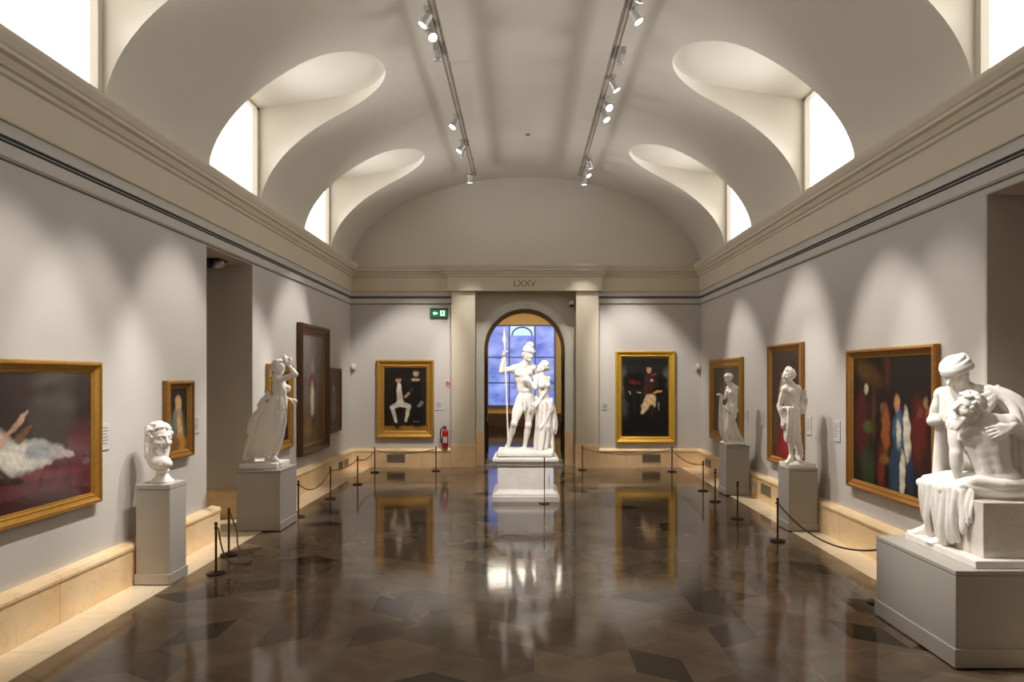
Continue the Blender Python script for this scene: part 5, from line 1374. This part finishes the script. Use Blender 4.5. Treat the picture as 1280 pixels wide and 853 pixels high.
# black downlight under the head of the left opening
P_ = (XL - .36, (LO0 + LO1) / 2 + .25, LOZ - .012)
t = thing('ceiling_spotlight', 'black surface spotlight under the head of the left doorway', 'lamp', P_)
MB().box(P_[0] - .14, P_[0] + .14, P_[1] - .14, P_[1] + .14, P_[2] - .02, P_[2]).build('mounting_plate', M['black'], t)
MB().lathe([(.075, 0), (.075, .07), (.05, .09)], n=18, axis=(-.5, -.2, -1), origin=(P_[0] - .05, P_[1], P_[2] - .015)).build('black_head', M['black'], t, smooth='auto')
MB().lathe([(.06, 0), (.065, .07), (.062, .08)], n=18, axis=(.5, -.3, -1), origin=(P_[0] + .07, P_[1], P_[2] - .015)).build('pale_head', M['lampbody'], t, smooth='auto')

# ================================================================== TRACK LIGHTING
TXL, TXR, TZ = -1.02, 1.16, 6.16
for X, lab in ((TXL, 'left lighting track running along the vault'), (TXR, 'right lighting track running along the vault')):
    t = thing('lighting_track', lab, 'lighting track', (X, 7, TZ), 'ceiling lighting tracks')
    MB().box(X - .045, X + .04, .5, 14.0, TZ - .03, TZ + .012).build('rail', M['track'], t)
    MB().box(X - .012, X + .012, .5, 13.98, TZ - .034, TZ - .029).build('contact_slot', M['jamb'], t)
    for k in range(7):
        y = 1.2 + k * 2.05; MB().tube([(X, y, TZ + .02), (X, y, vault_z(X) + .02)], .012, 8).build('hanger', M['track'], t)

def make_head():
    t = thing('spotlight', 'x', 'spotlight', (0, 0, 0), 'spotlights on the ceiling tracks')
    MB().box(-.03, .03, -.07, .07, -.075, -.03).build('adapter', M['lampbody'], t)
    MB().lathe([(.014, 0), (.014, .07)], n=10, axis=(0, 0, -1), origin=(0, 0, -.07)).build('stem', M['lampbody'], t)
    return t
def head_parts(t, d):
    """housing and lens turned to the target"""
    d = nrm(d); base = np.array(t.location); c = base + V3(0, 0, -.15)
    b = MB().lathe([(.026, -.07), (.040, -.06), (.044, -.02), (.046, .03), (.056, .075), (.056, .085)], n=20, axis=d, origin=c).build('housing', M['lampbody'], t, smooth='auto')
    MB().lathe([(.048, .0855), (.048, .088)], n=20, axis=d, origin=c).build('lens', M['lens'], b)
    s_ = nrm(np.cross(d, (0, 0, 1))); pts = [c + s_ * .07 * math.cos(a) + V3(0, 0, 1) * .075 * max(math.sin(a), 0) for a in np.linspace(0, PI, 9)]
    MB().tube(pts, .006, 6).build('yoke', M['lampbody'], t)
    return c + d * .10
def spot(side, Y, target, power, size, lab, dx=.0, blend=.65, vis=True):
    X = (TXL if side == 'L' else TXR) + dx
    t = thing('spotlight', lab, 'spotlight', (X, Y, TZ), 'spotlights on the ceiling tracks')
    x0 = np.array(t.location)
    MB().box(X - .028, X + .028, Y - .07, Y + .07, TZ - .075, TZ - .03).build('adapter', M['lampbody'], t)
    MB().lathe([(.013, 0), (.013, .05)], n=10, axis=(0, 0, -1), origin=(X, Y, TZ - .07)).build('stem', M['lampbody'], t)
    tg = np.asarray(target, float); p = head_parts(t, tg - (x0 + V3(0, 0, -.15)))
    L = bpy.data.lights.new('spot_lamp', 'SPOT'); L.energy = power; L.spot_size = math.radians(size); L.spot_blend = blend; L.shadow_soft_size = .045; L.color = (1.0, .945, .87)
    o = bpy.data.objects.new('spot_lamp', L); COL.objects.link(o); o.location = p
    o.rotation_euler = Vector(tg - p).to_track_quat('-Z', 'Y').to_euler()

GAIN = 1.12
B_ = GAIN
spots = [
    ('L', 4.6, (XL, 5.15, 1.60), 440, 31, 'spotlight above the camera aimed at the wide left picture'),
    ('L', 5.9, (XL, 5.95, 1.55), 380, 30, 'second spotlight aimed at the wide left picture'),
    ('L', 6.6, (-3.55, 6.66, 1.45), 300, 24, 'spotlight on the left track aimed at the bust'),
    ('L', 7.62, (XL, 7.45, 1.75), 460, 32, 'tilted spotlight nearest the top edge on the left track'),
    ('L', 7.95, (1.2, 4.6, 1.0), 100, 30, 'face-on spotlight beside the nearest on the left track'),
    ('L', 10.75, (-3.4, 9.4, 1.7), 700, 32, 'lone spotlight midway along the left track'),
    ('L', 11.9, (XL, 11.2, 1.9), 460, 36, 'spotlight of the far left trio, on the inner side'),
    ('L', 12.15, (-2.75, YB, 1.7), 620, 36, 'spotlight of the far left trio, on the outer side'),
    ('L', 13.75, (-1.25, YB, 1.4), 330, 32, 'last spotlight at the far end of the left track'),
    ('R', 5.4, (3.45, 5.0, 1.5), 480, 28, 'spotlight above the camera aimed at the seated group'),
    ('R', 6.3, (XR, 6.3, 1.65), 240, 30, 'spotlight above the camera aimed at the right wall'),
    ('R', 7.55, (XR, 7.25, 1.60), 480, 31, 'spotlight nearest the top edge on the right track'),
    ('R', 9.35, (XR, 9.6, 1.75), 460, 34, 'tilted spotlight midway along the right track'),
    ('R', 10.05, (3.2, 5.9, 1.4), 260, 30, 'face-on spotlight midway along the right track'),
    ('R', 10.45, (3.60, 9.0, 1.5), 420, 26, 'small spotlight just beyond the face-on one on the right track'),
    ('R', 12.8, (2.75, YB, 1.7), 620, 36, 'outer spotlight of the far right cluster'),
    ('R', 13.35, (3.75, 12.0, 1.6), 520, 34, 'middle spotlight of the far right cluster'),
    ('R', 13.9, (1.35, YB, 1.4), 330, 32, 'bright last spotlight at the far end of the right track'),
    ('L', 7.0, (-.1, 11.2, 1.45), 900, 26, 'spotlight above the frame on the left track aimed at the warrior group'),
    ('R', 7.1, (.1, 11.2, 1.45), 360, 26, 'spotlight above the frame on the right track aimed at the warrior group'),
    ('L', 5.2, (3.4, 5.1, 1.5), 760, 24, 'spotlight on the left track aimed across at the seated group'),
]
for sd, Y, tg, pw, sz, lab in spots: spot(sd, Y, tg, pw * B_, sz, lab, dx=(-.07 if sd == 'L' else .07))
# track-mounted control boxes
for X, Y, lab in ((TXL - .075, 8.55, 'pale control box hanging on the left track'), (TXR + .075, 8.65, 'pale control box hanging on the right track')):
    t = thing('control_box', lab, 'control box', (X, Y, TZ), 'control boxes on the tracks')
    MB().box(X - .028, X + .042, Y - .16, Y + .16, TZ - .125, TZ - .032).build('box', M['lampbody'], t, bevel=.006)
    MB().lathe([(.05, 0), (.055, .012), (.05, .024)], n=18, axis=(0, 0, -1), origin=(X, Y + .1, TZ - .118)).build('ring', M['lampbody'], t, smooth='auto')
    MB().box(X - .02, X + .02, Y - .12, Y - .02, TZ - .124, TZ - .119).build('dark_slot', M['jamb'], t)

# unseen warm area lamps added above the arch sightline to brighten the hall
def area(loc, rot, sx, sy, e, col):
    L = bpy.data.lights.new('hall_lamp', 'AREA'); L.shape = 'RECTANGLE'; L.size = sx; L.size_y = sy; L.energy = e; L.color = col
    o = bpy.data.objects.new('hall_lamp', L); COL.objects.link(o); o.location = loc; o.rotation_euler = rot; return o
area((.6, 18.5, 5.0), (0, 0, 0), 2, 2, 95, (1.0, .90, .74))
area((0, 24.5, 5.2), (0, 0, 0), 3, 2, 120, (1.0, .90, .74))
# area lamps added inside each clerestory window, aimed up to brighten the vault
for sg, ws in ((-1, LW), (1, RW)):
    for y0, y1 in ws:
        o = area((XC + sg * (XW - .12), (y0 + y1) / 2, 4.80), (0, 0, 0), 1.3, .55, 16, (.97, .98, 1.0))
        o.data.spread = math.radians(96); o.rotation_euler = Vector((-sg, 0, .45)).to_track_quat('-Z', 'Y').to_euler(); o.name = 'window_daylight'

# ================================================================== WORLD, CAMERA, VIEW
w = bpy.data.worlds.new('world'); SC.world = w; w.use_nodes = True
w.node_tree.nodes['Background'].inputs[0].default_value = (.9, .93, 1, 1); w.node_tree.nodes['Background'].inputs[1].default_value = .3
cd = bpy.data.cameras.new('camera'); cam = bpy.data.objects.new('camera', cd); COL.objects.link(cam)
cam.location = (0, 0, EYE); cam.rotation_euler = (PI / 2, 0, 0)
cd.sensor_width = 36; cd.sensor_fit = 'HORIZONTAL'; cd.lens = FPX / 1280 * 36
cd.shift_x = -(VX - 640) / 1280; cd.shift_y = (VY - 426.5) / 1280; cd.clip_start = .05; cd.clip_end = 200
SC.camera = cam
SC.view_settings.view_transform = 'Standard'; SC.view_settings.look = 'None'; SC.view_settings.gamma = 1; SC.view_settings.use_curve_mapping = False
SC.view_settings.exposure = 0.36
SC.cycles.max_bounces = 10; SC.cycles.diffuse_bounces = 5; SC.cycles.glossy_bounces = 4; SC.cycles.caustics_reflective = False; SC.cycles.caustics_refractive = False
SC.cycles.sample_clamp_indirect = 6; SC.cycles.use_denoising = True
